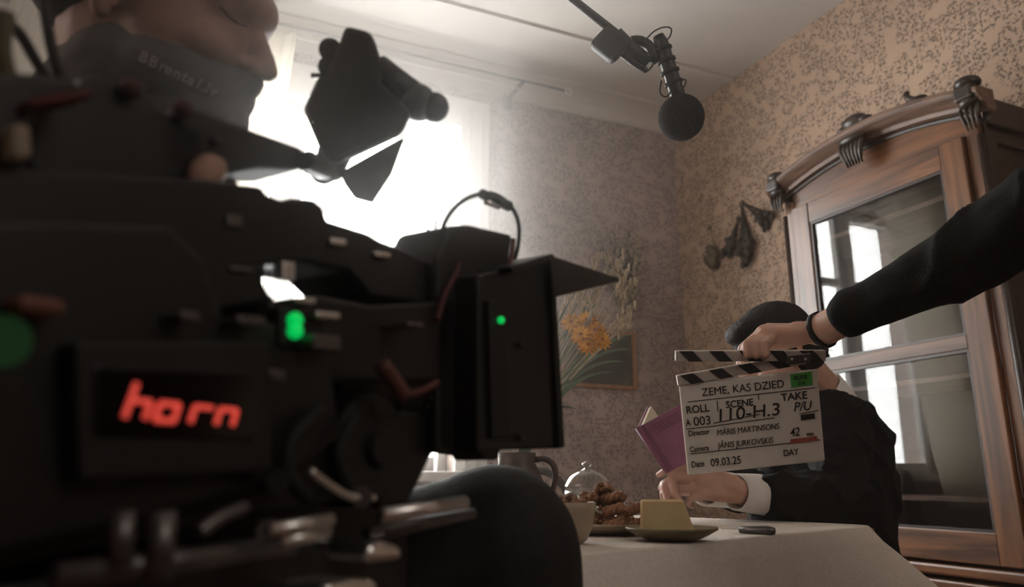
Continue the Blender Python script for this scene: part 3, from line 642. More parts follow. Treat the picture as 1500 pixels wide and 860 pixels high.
organic('jacket', jk, M_jkt, rd, .006, 3, fold=.009, freq=13)
# shirt: collar at the neck and cuffs
def ring(a, b_, r0, r1, n=24, flat=1.0):
    a, b_ = V(a), V(b_); t = (b_-a).normalized(); M = t.to_track_quat('Z', 'Y').to_matrix(); l = (b_-a).length
    return MB().lathe([(r0, 0), (r0*1.01+(r1-r0)*.5, l*.5), (r1, l), (r1-.003, l), (r0-.003, 0)], a, n, M, True)
ring(nb-V((0, 0, .012))+RT*.002, nb.lerp(HL(-.025, 0, -.01), .42)+V((0, 0, .0)), .066, .062).build('collar', M_shirt, rd, smooth=True, label='white shirt collar')
a_, b2 = EN.lerp(WN, .80), EN.lerp(WN, 1.08)
ring(a_, b2, .040, .035).build('cuff', M_shirt, rd, smooth=True, label='white shirt cuff on the near wrist')
ring(EF.lerp(WF, .7), EF.lerp(WF, 1.05), .038, .036).build('cuff', M_shirt, rd, smooth=True, label='white shirt cuff on the far wrist')
hr = [('e', HL(-.012, 0, .062), (.103, .084, .084), HM), ('e', HL(-.045, 0, .02), (.075, .078, .085), HM), ('e', HL(.045, 0, .105), (.052, .06, .030), HM), ('e', HL(.0, .074, .025), (.02, .014, .03), HM), ('e', HL(.0, -.074, .025), (.02, .014, .03), HM)]
organic('hair', hr, M_hair, rd, .005, 2)
tr = [('c', PV, .105, KN, .075), ('c', PV+tv*.1, .105, KF, .075), ('c', KN, .068, FNt+V((0, 0, .05)), .052), ('c', KF, .068, FFt+V((0, 0, .05)), .052)]
organic('trousers', tr, M_trs, rd, .012, 3)
for F_ in (FNt, FFt): organic('shoe', [('c', F_-V((0, 0, .008)), .042, F_-tu*.15-V((0, 0, .02)), .030)], M_rub, rd, .008, 2)
# book
bk = thing('book', 'open purple hardback book held up by the seated reader', 'book', at(978, 690, 1.37))
M_pur = mat('purple_cover', (.24, .085, .145), .6, scale=60, var=.12); M_page = mat('cream_pages', (.60, .53, .42), .8, scale=20); M_gold = mat('dark_blocking', (.14, .05, .09), .6)
s0, s1 = at(934, 626, 1.40), at(979, 692, 1.365); c1 = at(988, 597, 1.37)-s0; c2 = at(950, 590, 1.52)-s0
c1 = c1.normalized()*.105; c2 = c2.normalized()*.105; sv = s1-s0
for cc, nm, nx in ((c1, 'front_board', c2), (c2, 'back_board', c1)):
    n_ = cc.cross(sv).normalized(); n_ = n_ if n_.dot(nx) > 0 else -n_
    o = MB().prism([s0, s0+cc, s1+cc, s1], n_*.003).build('cover', M_pur, bk, bevel=.001)
    g = cc*.04; h = sv*.03
    MB().prism([s0+g+h+n_*.003, s0+cc*.95+h+n_*.003, s1+cc*.95-h+n_*.003, s1+g-h+n_*.003], n_*.008).build('page_block', M_page, bk)
    if nm == 'front_board':
        b = MB(); w_ = -n_*.0006
        for k in range(4): a0 = s0+cc*.12+sv*(.10+.05*k)+cc*.1; b.prism([a0, a0+cc*.55, a0+cc*.55+sv*.018, a0+sv*.018], w_)
        b.prism([s0+cc*.09, s0+cc*.105, s1+cc*.105, s1+cc*.09], w_); b.build('blocking', M_gold, bk)
MB().cyl(s0, s1, .006, 12).build('spine', M_pur, bk, smooth=True)
# ------------------------------------------------------------------ clapperboard
D_ = 1.16
TLc, TRc, BLc, BRc = at(993, 563, D_), at(1196, 541, D_-.005), at(1008, 697, D_+.01), at(1207, 685, D_+.005)
ux = (TRc-TLc).normalized(); uy = (TLc-BLc); uy = (uy-ux*uy.dot(ux)).normalized(); un = ux.cross(uy)
Wd = (TRc-TLc).length; Hd = (TLc-BLc).length; SO = BLc
def sl(x, y, z=0): return SO+ux*x*Wd+uy*y*Hd+un*z       # x,y in 0..1 from the lower left corner
cb_ = thing('clapperboard', 'white clapperboard with handwritten scene details held by a hand in mid air', 'clapperboard', SO)
M_slate = mat('slate_white', (.78, .73, .68), .45, scale=40, var=.05); M_ink = mat('black_ink', (.02, .018, .018), .6); M_pnk = mat('red_tape', (.42, .10, .06), .7); M_grn = mat('green_tape', (.07, .36, .06), .6)
MB().prism([sl(0, 0), sl(1, 0), sl(1, 1), sl(0, 1)], -un*.006).build('board', M_slate, cb_, bevel=.0035, seg=3)
def stick(p0, p1, h, name, nst=5, lean=-1):
    d_ = (p1-p0).normalized(); q = un.cross(d_).normalized(); L0 = (p1-p0).length
    so = MB().prism([p0, p1, p1+q*h, p0+q*h], -un*.010).build(name, mat('pale_stick', (.50, .44, .40), .5), cb_, bevel=.0012)
    stp = L0/nst
    for k in range(nst):
        x0 = (k+.10)*stp; x1 = x0+stp*.46; sh = lean*h*.95*-1
        pts = [(x0+sh, 0), (x1+sh, 0), (x1, h), (x0, h)]
        pts = [(min(max(x, 0), L0), y) for x, y in pts]
        MB().prism([p0+d_*x+q*y+un*.0002 for x, y in pts], un*.0007).build('stripe', M_ink, so)
    return so
hw = .0175
stick(at(994, 566, D_-.002), at(1205, 529, D_-.006), .0165, 'lower_stick')
stick(at(990, 530, D_-.012), at(1210, 529, D_-.012), .0165, 'upper_stick')
MB().box(at(1170, 526, D_-.021), (.036, .002, .014), Matrix((ux, un, uy)).transposed()).build('hinge_plate', M_grey, cb_, bevel=.003)
for x in (1160, 1180): MB().cyl(at(x, 526, D_-.022), at(x, 526, D_-.026), .0022, 10).build('rivet', M_chr, cb_)
M_Z = .0008
def line(x0, y0, x1, y1, t=.0012, m=M_ink):
    a, b_ = sl(x0, y0, M_Z*.3), sl(x1, y1, M_Z*.3); d_ = (b_-a).normalized(); q = un.cross(d_)*t/2; return [a-q, b_-q, b_+q, a+q]
b = MB()
for l_ in ((.05, .80, .97, .805), (.22, .54, .56, .585), (.02, .51, .22, .51), (.20, .51, .66, .53), (.03, .235, .97, .24), (.56, .80, .56, .74), (.26, .78, .26, .66), (.84, .54, .98, .56)):
    b.prism(line(*l_), un*.0004)
b.build('ruled_line', M_ink, cb_)
MB().prism([sl(.80, .83, .0002), sl(.955, .84, .0002), sl(.955, .985, .0002), sl(.80, .975, .0002)], un*.0006).build('green_label', M_grn, cb_, label='green tape label with two lines of black writing')
MB().prism([sl(.76, .235, .0012), sl(.95, .24, .0012), sl(.95, .285, .0012), sl(.76, .28, .0012)], un*.0006).build('red_strip', M_pnk, cb_, label='red tape strip')
MB().prism([sl(.85, .47, .0004), sl(.95, .475, .0004), sl(.95, .535, .0004), sl(.85, .53, .0004)], un*.0006).build('black_label', M_ink, cb_)
def wr(s, x, y, h, bold=.0001, sx=1.0, dz=.0004, shear=0): text('lettering', s, h*Hd, sl(x, y, dz), ux, uy, M_ink, cb_, .0006, bold, shear, sx)
wr('ZEME, KAS DZIED', .155, .845, .12, 0, .93)
wr('ROLL', .03, .675, .115, .0002, .9); wr('SCENE', .32, .690, .105, .0002, .95); wr('TAKE', .72, .700, .115, .0002, 1.0)
wr('A', .02, .54, .11, .00008, .7); wr('003', .075, .535, .135, .00008, .95); wr('110-H.3', .235, .555, .19, .0001, 1.12, shear=.1); wr('P/U', .80, .575, .14, .0001, .9, shear=.25)
wr('Director', .03, .43, .085, .0001, .75); wr('MĀRIS MARTINSONS', .235, .405, .09, 0, .80, shear=.1)
wr('Camera', .03, .255, .085, .0001, .75); wr('JĀNIS JURKOVSKIS', .235, .262, .09, 0, .80, shear=.1)
wr('Date', .03, .085, .095, .0001, .75); wr('09.03.25', .17, .075, .12, .0001, .80); wr('DAY', .70, .105, .095, .00015, .85)
wr('42', .76, .31, .13, .00005, .8, shear=.2); wr('mm', .88, .295, .07, 0, .7)
wr('AUDE', .822, .91, .065, .0001, .85, .0009); wr('S14', .845, .85, .065, .0001, .85, .0009)
# ------------------------------------------------------------------ person holding the clapperboard (arm reaches in from the right)
ah = thing('person', 'person in a black jumper reaching in from the right with the clapperboard', 'person', (1.05, .02, 0))
Wr = at(1203, 484, 1.20); El = at(1545, 300, .93); Sh = CAM+RT*.86+V((FW.x, FW.y, 0)).normalized()*.50+V((0, 0, .46))
fw2 = V((FW.x, FW.y, 0)).normalized(); PVa = CAM+RT*.98+fw2*.30; PVa.z = .84; CHa = CAM+RT*.99+fw2*.46; CHa.z = 1.18; Sh2 = CHa+V((0, 0, .13))+RT*.14-fw2*.16
E2 = Sh2+RT*.05+V((0, 0, -.26)); W2_ = E2-RT*.12+fw2*.1+V((0, 0, -.16))
Ea = CHa+V((0, 0, .30))-RT*.02+fw2*.05; hpA, hlA, hmA = head_parts(Ea, -RT*.5+fw2*.8-V((0, 0, .2)), V((0, 0, 1)))
kA = [PVa+V((0, 0, -.40))+fw2*.14+RT*s_*.09 for s_ in (-1, 1)]; fA = [k_+V((0, 0, -.37))-fw2*.1 for k_ in kA]
for f_ in fA: f_.z = .05
pin = at(1128, 516, 1.145)
bodyA = hpA+neckparts(hlA, CHa+V((0, 0, .15)))+[('c', CHa, .12, PVa, .12), ('c', Sh, .05, Sh2, .05), ('c', Sh, .048, El, .040), ('c', El, .036, at(1320, 425, 1.07), .029), ('c', at(1320, 425, 1.07), .029, Wr, .0265), ('c', Sh2, .048, E2, .038), ('c', E2, .038, W2_, .027)]
for k_, f_, s_ in zip(kA, fA, (-1, 1)): bodyA += [('c', PVa+RT*s_*.08, .08, k_, .055), ('c', k_, .05, f_, .036), ('c', f_, .036, f_+fw2*.15-V((0, 0, .02)), .026)]
dA = (at(1122, 480, 1.225)-Wr)
sideA = -UP*.4-FW*1.0+RT*.0
handA = hand_parts(Wr+(Wr-at(1300, 440, 1.1)).normalized()*.012, dA, UP*.95-FW*.15, -FW-UP*.12, .92, ((42, 42, 20), (45, 40, 20), (45, 40, 20), (45, 40, 20)), thumb=((.85, .12, .30), (.95, -.05, .30), (.90, -.1, .45)))
for x_ in (1094, 1107, 1121):
    handA += [('c', at(x_+10, 497, 1.19), .0082, at(x_, 505, 1.150), .0078), ('c', at(x_, 505, 1.150), .0078, at(x_+1, 521, 1.142), .0066)]
bodyA += handA+hand_parts(W2_, (W2_-E2), RT, fw2, 1.0)
organic('body', bodyA, M_skin, ah, .0034, 2)
sw = [('c', CHa, .145, PVa+V((0, 0, .05)), .15), ('c', Sh, .065, Sh2, .065), ('c', Sh, .075, Sh.lerp(El, .5), .066), ('c', Sh.lerp(El, .5), .066, El, .060), ('c', El, .060, at(1400, 385, 1.02), .051), ('c', at(1400, 385, 1.02), .051, at(1250, 458, 1.13), .036),
      ('c', Sh2, .065, E2, .052), ('c', E2, .052, E2.lerp(W2_, .9), .040), ('c', CHa+V((0, 0, .14)), .066, CHa, .12)]
for k in range(6):
    p = El.lerp(at(1400, 385, 1.02), k/5)-FW*.044; sw.append(('c', p-UP*.03, .012, p+RT*.025+UP*.015, .010))
organic('jumper', sw, M_slv, ah, .006, 3, fold=.005, freq=13)
organic('trousers', [('c', PVa, .14, PVa-V((0, 0, .03)), .14)]+[q for k_, f_, s_ in zip(kA, fA, (-1, 1)) for q in (('c', PVa+RT*s_*.08, .10, k_, .075), ('c', k_, .07, f_+V((0, 0, .05)), .058))], M_trs, ah, .012, 3)
for f_ in fA: organic('shoe', [('c', f_-V((0, 0, .008)), .042, f_+fw2*.16-V((0, 0, .02)), .032)], M_rub, ah, .008, 2)
organic('hair', [('e', hlA(-.012, 0, .062), (.103, .084, .084), hmA), ('e', hlA(-.045, 0, .02), (.07, .078, .08), hmA)], M_hair, ah, .008, 2)
dW = (Wr-at(1300, 440, 1.1)).normalized()
ring(Wr-dW*.006, Wr+dW*.003, .0305, .030).build('wrist_band', M_rub, ah, smooth=True, label='thin black band round the wrist')
# ------------------------------------------------------------------ boom microphone
bm_ = thing('boom_microphone', 'black boom pole with a shock mounted microphone and round foam tip below the ceiling', 'microphone', at(998, 172, 1.5))
BD = 1.5
p0, p1 = at(700, -110, 1.62), at(945, 82, BD)
MB().tube([p0, p1], .0085, 16).build('boom_pole', M_blk, bm_, smooth=True)
mr_ = Matrix((( p1-p0).normalized(), -FW, (p1-p0).normalized().cross(FW))).transposed()
MB().box(at(893, 66, BD), (.066, .040, .056), Euler((0, 0, 0)).to_matrix() @ mr_).build('plug_transmitter', M_blk2, bm_, bevel=.012, seg=3)
MB().tube([at(900, 55, BD), at(950, 92, BD)], [.022, .010], 14).build('pole_clamp', M_blk, bm_, smooth=True)
MB().tube(bez(at(925, 60, BD), at(945, 55, BD), at(960, 70, BD), at(958, 92, BD), 8), .010, 10).tube(bez(at(905, 75, BD), at(925, 90, BD), at(935, 100, BD), at(948, 103, BD), 8), .006, 8).build('swivel', M_blk, bm_, smooth=True)
MB().tube([at(964, 52, BD), at(968, 62, BD), at(992, 136, BD), at(996, 150, BD)], [.011, .0145, .0150, .014], 16).build('microphone_body', M_blk, bm_, smooth=True)
for t in (.15, .35, .55, .75):
    a = at(966, 58, BD).lerp(at(993, 140, BD), t); d_ = (at(993, 140, BD)-at(966, 58, BD)).normalized()
    ring(a, a+d_*.006, .019, .019).build('suspension_ring', M_rub, bm_, smooth=True)
def loop(pts, r=.0016, nm='elastic_loop', m=M_rub, par=bm_):
    P = [at(x, y, BD-.01) for x, y in pts]; sm = []
    n = len(P)
    for i in range(n-1):
        a, b_, c_, d_ = P[max(i-1, 0)], P[i], P[i+1], P[min(i+2, n-1)]
        for k in range(5): t = k/5; sm.append(.5*((2*b_)+(c_-a)*t+(2*a-5*b_+4*c_-d_)*t*t+(3*b_-a-3*c_+d_)*t**3))
    sm.append(P[-1]); return MB().tube(sm, r, 6).build(nm, m, par, smooth=True)
loop([(948, 56), (958, 46), (972, 40), (983, 42), (981, 54), (972, 62)]); loop([(960, 90), (950, 103), (942, 104), (950, 86), (958, 78)]); loop([(969, 118), (967, 135), (974, 142), (981, 137), (984, 125)]); loop([(992, 118), (1004, 117), (1002, 127), (996, 134)])
MB().ball(at(998, 172, BD), (.046, .046, .047), 28).build('foam_windshield', mat('black_foam', (.014, .013, .013), .95, scale=300, var=.5, bump=.6, spec=.1), bm_, smooth=True)
# ------------------------------------------------------------------ cinema camera
ga = V((.5, .866)); 
A_ = (RT*.5+fw2*.866).normalized(); B_ = (RT*.866-fw2*.5).normalized(); Zu = V((0, 0, 1))
Q0 = CAM+RT*.031+fw2*.62
def rp(px, py, b=0.0):
    r_ = ray(px, py); t = (Q0+B_*b-CAM).dot(B_)/r_.dot(B_); return CAM+r_*t
rig = thing('cinema_camera', 'black cinema camera rig with matte box, red display and top monitor filling the left foreground', 'film camera', Q0-V((0, 0, Q0.z)))
def slab(name, pts, b0, b1, m=M_blk, par=None, bevel=.003, label=None):
    P = [rp(x, y, b0) for x, y in pts]; return MB().prism(P, B_*(b1-b0)).build(name, m, par or rig, bevel=bevel, label=label)
slab('camera_body', [(-160, 330), (60, 322), (250, 330), (300, 380), (330, 468), (480, 474), (500, 640), (420, 700), (220, 760), (-160, 850)], -.012, -.13)
slab('rear_battery', [(-420, 250), (-170, 280), (-150, 900), (-420, 980)], -.01, -.11, M_blk2)
slab('receiver_box', [(110, 500), (395, 500), (400, 690), (118, 705)], .0, -.02, M_blk2, bevel=.002)
scr = slab('display', [(140, 535), (375, 545), (375, 645), (140, 640)], .0015, -.004, mat('display_glass', (.006, .004, .004), .12), bevel=.001)
# seven segment word
M_led = emis('red_digits', (1.0, .10, .07), .8)
o0 = rp(182, 612, .002); uxr = A_; 
x1 = (rp(340, 612, .002)-o0).length
seg = {'h': 'FEGC', 'o': 'CDEG', 'r': 'EG', 'n': 'CEG'}
SEG = {'A': (0, 1, 1, 1), 'B': (1, 1, 1, .5), 'C': (1, .5, 1, 0), 'D': (0, 0, 1, 0), 'E': (0, 0, 0, .5), 'F': (0, .5, 0, 1), 'G': (0, .5, 1, .5)}
cw, chh = x1*.17, x1*.27
for i, ch in enumerate('horn'):
    b = MB(); ox = i*x1*.255+(x1*.07 if i > 1 else 0)
    for k in seg[ch]:
        a, c_, e, g = SEG[k]; f_ = lambda x, y: o0+uxr*(ox+x*cw+y*chh*.25)+Zu*(y*chh)
        b.cyl(f_(a, c_), f_(e, g), x1*.024, 8)
    b.build('red_digit', M_led, scr)
# lens and follow focus
lc = rp(560, 560, -.07)
La = lambda s, u=0.0, b=0.0: lc+A_*s+Zu*u+B_*b
Mx = A_.to_track_quat('Z', 'Y').to_matrix()
MB().lathe([(.030, -.06), (.042, -.055), (.044, -.02), (.041, -.018), (.041, .0), (.046, .003), (.046, .05), (.043, .054), (.043, .09), (.048, .094), (.050, .13), (.046, .14), (.04, .14)], lc-A_*.03, 40, Mx).build('lens_barrel', M_blk, rig, smooth=False)
for s in (.0, .055):
    g = MB()
    for k in range(44): a = 2*pi*k/44; c_ = La(s, cos(a)*.047, sin(a)*.047); g.box(c_, (.012, .003, .004), Matrix((A_, (Zu*-sin(a)+B_*cos(a)), (Zu*cos(a)+B_*sin(a)))).transposed())
    g.build('focus_gear', M_rub, rig)['kind'] = 'stuff'
# matte box: tapered hood with open front frame, flag
slab('matte_box', [(700, 402), (752, 390), (806, 374), (812, 432), (824, 652), (735, 660), (700, 662)], -.0, -.15, M_blk, bevel=.002)
slab('matte_frame', [(806, 372), (812, 372), (828, 655), (820, 657)], .004, -.154, M_blk2, bevel=.001)
slab('filter_tray', [(716, 440), (740, 437), (748, 640), (722, 642)], .004, -.154, M_blk2, bevel=.001)
for y in (505, 640): MB().cyl(rp(766, y, 0), rp(766, y, .006), .0022, 10).build('screw', M_grey, rig)
# top flag: panel hinged on the top front edge rising towards the front
f0, f1 = rp(752, 388, .006), rp(808, 373, .006); f2 = rp(808, 430, .004)
fa, fb = rp(808, 374, .005), rp(907, 409, .055)
MB().prism([rp(748, 390, .01), rp(806, 372, .01), rp(809, 379, .01), rp(752, 400, .01)], B_*-.17).build('top_flag', M_blk, rig, bevel=.001)
tipF = at(907, 409, .72); MB().add([at(806, 374, .63), at(907, 408, .72), at(812, 432, .62), at(806, 377, .63)-UP*.0015, at(905, 411, .72)-UP*.001, at(812, 434, .62)-UP*.001], [(0, 1, 2), (3, 5, 4), (0, 3, 4, 1), (1, 4, 5, 2), (2, 5, 3, 0)]).build('side_flag', M_blk, rig)
# wireless motor / transmitter box behind the matte box, cable loop
slab('transmitter', [(640, 372), (660, 330), (690, 328), (752, 343), (742, 420), (735, 500), (640, 520)], -.02, -.07, M_blk2, bevel=.004)
def cable(pts, r, m=M_rub, name='cable', b=-.03, label=None):
    P = [rp(p[0], p[1], p[2] if len(p) > 2 else b) for p in pts]; sm = []; n = len(P)
    for i in range(n-1):
        a, b_, c_, d_ = P[max(i-1, 0)], P[i], P[i+1], P[min(i+2, n-1)]
        for k in range(7): t = k/7; sm.append(.5*((2*b_)+(c_-a)*t+(2*a-5*b_+4*c_-d_)*t*t+(3*b_-a-3*c_+d_)*t**3))
    sm.append(P[-1]); return MB().tube(sm, r, 10).build(name, m, rig, smooth=True, label=label)
cable([(640, 400), (644, 350), (660, 312), (688, 289), (722, 284), (748, 302), (760, 330), (757, 370), (742, 405), (735, 440)], .0019)
MB().tube([rp(706, 284, -.03), rp(745, 302, -.03)], [.0042, .0048], 12).build('cable_connector', M_blk2, rig, smooth=True)
MB().ball(rp(716, 297, -.03), (.0030, .0030, .0030), 10).tube([rp(712, 296, -.03), rp(730, 303, -.03)], .0026, 10).build('connector_collar', M_chr, rig, smooth=True, label='bright steel connector collar')
cable([(580, 262), (612, 272), (636, 290), (638, 330), (632, 365)], .0009, b=-.05); cable([(627, 335), (628, 372)], .0016, name='antenna', b=-.05); cable([(610, 358), (630, 380)], .0026, name='antenna', b=-.05)
# top plate / handle: long bar from upper left down towards the transmitter
slab('top_handle', [(300, 262), (385, 272), (392, 283), (412, 292), (430, 290), (462, 292), (476, 303), (480, 322), (540, 340), (560, 345), (580, 362), (622, 382), (650, 400), (640, 440), (560, 432), (508, 436), (480, 446), (520, 470), (300, 470)], -.03, -.10, M_blk, bevel=.004) if False else None
slab('top_handle', [(-60, 240), (300, 262), (385, 272), (392, 283), (415, 292), (430, 288), (462, 292), (476, 303), (480, 322), (540, 341), (558, 352), (580, 360), (622, 382), (655, 400), (650, 450), (545, 432), (512, 396), (450, 384), (415, 386), (300, 400), (-60, 380)], -.03, -.085, M_blk, bevel=.003)
slab('handle_post', [(250, 385), (392, 386), (388, 412), (396, 428), (410, 440), (250, 470)], -.03, -.085, M_blk, bevel=.003)
slab('top_plate', [(395, 440), (470, 432), (545, 446), (660, 440), (660, 560), (480, 560), (395, 540)], -.02, -.10, M_blk, bevel=.003)
slab('matte_bracket', [(640, 440), (720, 420), (720, 655), (640, 664)], -.02, -.12, M_blk, bevel=.003)
# viewfinder arm (bar from 300,165 to 455,240) and its mount
slab('viewfinder_bar', [(270, 150), (322, 170), (440, 214), (457, 226), (456, 240), (440, 248), (385, 246), (300, 262), (240, 250), (225, 190)], -.05, -.095, M_blk2, bevel=.006)
slab('viewfinder_arm', [(120, 112), (150, 108), (175, 115), (205, 125), (222, 138), (245, 165), (300, 190), (300, 275), (100, 275), (40, 250), (40, 160), (118, 130)], -.05, -.10, M_blk, bevel=.006)
slab('rear_bracket', [(-60, 120), (30, 103), (118, 112), (122, 140), (60, 152), (40, 260), (-60, 260)], -.03, -.09, M_blk, bevel=.004)
MB().cyl(rp(320, 202, -.05), rp(320, 202, -.044), .003, 14).build('screw', M_grey, rig); MB().cyl(rp(445, 236, -.04), rp(480, 250, -.06), .006, 14).build('hinge_pin', M_blk, rig)
# small bright highlights: screws, latches
for i, (x, y, w_, h_) in enumerate([(497, 352, 22, 9), (562, 371, 22, 7), (345, 322, 22, 18), (355, 393, 32, 8), (448, 438, 30, 8), (482, 460, 34, 9), (480, 500, 40, 22), (280, 462, 28, 14), (370, 468, 40, 14), (610, 474, 24, 6), (408, 548, 22, 16), (424, 395, 18, 26)]):
    if i in (0, 1, 4, 5, 11): slab('latch', [(x-w_/2, y-h_/2), (x+w_/2, y-h_/2+3), (x+w_/2, y+h_/2+3), (x-w_/2, y+h_/2)], -.006 if y > 400 else -.026, -.034, M_chr, bevel=.001)
    else: slab('latch', [(x-w_/2, y-h_/2), (x+w_/2, y-h_/2+3), (x+w_/2, y+h_/2+3), (x-w_/2, y+h_/2)], .002 if y > 450 else -.028, -.034, M_grey, bevel=.001)
M_grnl = emis('green_lamp', (.0, .70, .12), 1.1)
for y in (469, 485): MB().ball(rp(432, y, -.007), .0042, 12).build('green_lamp', M_grnl, rig, smooth=True)
slab('lamp_housing', [(410, 445), (455, 445), (455, 510), (410, 510)], -.009, -.03, M_blk2)
MB().ball(rp(734, 469, .006), .0028, 12).build('green_lamp', M_grnl, rig, smooth=True)
MB().cyl(rp(2, 500, .012), rp(2, 500, .0), .009, 18).build('green_button', emis('dim_green_button', (.015, .10, .03), .10), rig)
slab('orange_tag', [(30, 428), (102, 438), (100, 465), (28, 456)], .004, -.01, mat('orange_tag', (.14, .05, .035), .7))
slab('red_ribbon', [(45, 142), (95, 134), (140, 128), (140, 142), (92, 150), (45, 156)], -.02, -.04, mat('red_ribbon', (.08, .014, .014), .8))
for x, y in ((192, 130), (268, 160)): MB().ball(rp(x, y, -.045), .0055, 10).build('red_button', mat('red_button', (.05, .012, .01), .8), rig, smooth=True)
slab('pale_label', [(18, 180), (48, 180), (52, 232), (20, 234)], -.02, -.05, mat('pale_label', (.26, .21, .16), .7), label='pale paper label')
cable([(8, 20), (2, 70), (12, 120), (22, 165), (30, 200)], .004, mat('olive_cable', (.07, .055, .02), .6), b=-.05)
cable([(-20, 10), (25, 45), (50, 85), (70, 118)], .003, b=-.12)
cable([(62, -20), (68, 30), (80, 90), (92, 120)], .003, M_blk2, b=-.12)
cable([(640, 470), (652, 430), (668, 400), (672, 385)], .0022, mat('red_cable', (.07, .015, .015), .7), b=-.015)
cable([(715, 440), (735, 410), (748, 380), (752, 350)], .0022, mat('dark_red_cable', (.10, .02, .02), .6), b=-.012)
cable([(560, 535), (580, 562), (592, 580)], .005, mat('orange_plug', (.10, .035, .025), .6), 'plug', b=.0)
cable([(600, 578), (620, 572), (640, 560)], .0022, mat('orange_lead', (.09, .02, .015), .6), b=.0)
# follow focus wheel and cables below
fw_ = rp(590, 655, -.0); Mb = B_.to_track_quat('Z', 'Y').to_matrix()
MB().lathe([(.012, -.02), (.030, -.02), (.033, -.016), (.033, -.004), (.030, 0), (.012, .0), (.010, .006), (.001, .006)], fw_-B_*.02, 36, Mb).build('focus_wheel', M_blk2, rig)
slab('focus_bracket', [(520, 600), (640, 600), (636, 664), (600, 740), (555, 745), (540, 700), (500, 720), (470, 650)], -.03, -.08, M_blk, bevel=.004)
slab('lower_plate', [(200, 690), (480, 640), (520, 690), (525, 730), (400, 752), (200, 790), (-60, 850), (-60, 700)], -.03, -.09, M_blk, bevel=.004)
slab('base_plate', [(-60, 700), (560, 690), (592, 722), (600, 745), (600, 900), (-60, 1060)], -.095, -.115, M_blk, bevel=.004)
slab('tripod_plate', [(-100, 870), (380, 800), (560, 800), (600, 870), (600, 1000), (-100, 1100)], -.03, -.10, M_blk, bevel=.004)
slab('handle_clamp', [(540, 800), (560, 790), (590, 800), (592, 820), (540, 826)], -.0, -.06, M_chr, bevel=.004)
slab('handle_clamp', [(478, 856), (520, 846), (556, 850), (556, 880), (478, 890)], .0, -.05, M_chr, bevel=.004)
slab('matte_foot', [(700, 655), (735, 655), (730, 674), (712, 674)], -.03, -.06, M_blk, bevel=.002)
def rod(name, a, c_, b, r, m): return MB().cyl(rp(*a, b), rp(*c_, b), r, 20).build(name, m, rig, smooth=True)
rod('support_rod', (395, 777), (485, 761), .012, .0030, M_chr); rod('support_rod', (560, 755), (680, 736), .0, .0042, M_chr); rod('support_rod', (538, 783), (692, 753), -.02, .0042, M_grey)
rod('support_rod', (410, 795), (480, 778), .008, .0032, M_chr) ; rod('support_rod', (80, 846), (425, 800), .005, .0052, M_grey)
rod('support_rod', (180, 750), (176, 830), .012, .0045, M_grey); rod('support_rod', (238, 750), (232, 850), .012, .0055, M_grey)
cable([(455, 690), (485, 712), (515, 728), (548, 729)], .0020, M_chr, 'steel_cable', b=.0); cable([(292, 780), (320, 760), (360, 743)], .003, M_grey, 'steel_cable', b=.01)
cable([(470, 600), (430, 640), (420, 690), (450, 730)], .004, b=-.005); cable([(520, 610), (495, 660), (505, 700), (520, 730)], .003, b=-.005)
for i, (x, y) in enumerate(((408, 705), (530, 728), (395, 780))): MB().cyl(rp(x, y, -.03), rp(x, y, .002), .006, 16).build('thumb_screw', M_grey if i else M_blk2, rig)
# monitor on an articulated arm, above the handle, in front of the window
MD = .62
def mp(x, y, d=0.0): return at(x, y, MD+d)
def mprism(name, pts, d0, d1, m=M_blk, bevel=.004, label=None): return MB().prism([mp(x, y, d0) for x, y in pts], FW*(d1-d0)).build(name, m, rig, bevel=bevel, label=label)
mprism('monitor', [(472, 118), (552, 118), (604, 168), (590, 199), (494, 244), (478, 232), (450, 166)], 0, -.016, M_blk)
mprism('monitor_hood', [(496, 253), (593, 199), (573, 254), (545, 297), (519, 290), (505, 270)], .0, .004, M_blk, bevel=.001)
None and mprism('hood_side', [(590, 196), (600, 192), (604, 208), (596, 206)], .0, .01, M_blk, bevel=.001)
mprism('battery', [(511, 46), (549, 56), (560, 92), (565, 128), (480, 126), (500, 80)], .0, -.018, M_blk2, bevel=.005)
for x, y, r_ in ((484, 73, .0095), (480, 98, .008), (487, 120, .010)): MB().cyl(mp(x, y, -.012), mp(x, y, .02), r_, 20).build('knob', M_blk, rig, smooth=False)
MB().tube([mp(550, 100), mp(575, 122), mp(612, 145)], [.013, .014, .012], 16).build('monitor_arm', M_blk, rig, smooth=True)
MB().ball(mp(612, 150), .0155, 18).ball(mp(636, 157), .0125, 18).build('ball_joint', M_blk, rig, smooth=True)
MB().tube([mp(480, 252), mp(490, 225, .01)], [.012, .014], 16).ball(mp(474, 250), .0115, 16).tube([mp(474, 250), rp(452, 238, -.07)], .008, 12).build('tilt_hinge', M_blk, rig, smooth=True)
MB().box(mp(500, 111, -.003), (.05, .002, .004), Matrix((RT, FW, UP)).transposed()).build('edge_trim', M_grey, rig)
# tripod under the camera
tp = thing('tripod', 'black tripod carrying the cinema camera, below the frame', 'tripod', Q0-A_*.2-B_*.08-V((0, 0, Q0.z)))
tc_ = Q0-A_*.22-B_*.08; tc_.z = .60
MB().lathe([(.045, -.08), (.05, -.02), (.04, 0), (.04, .04), (.045, .05)], tc_, 24).build('tripod_head', M_blk, tp)
for k in range(3):
    a = k*2*pi/3+.4; MB().tube([tc_-V((0, 0, .05)), V((tc_.x+cos(a)*.24, tc_.y+sin(a)*.24, .012))], .012, 12).build('leg', M_blk, tp, smooth=True)
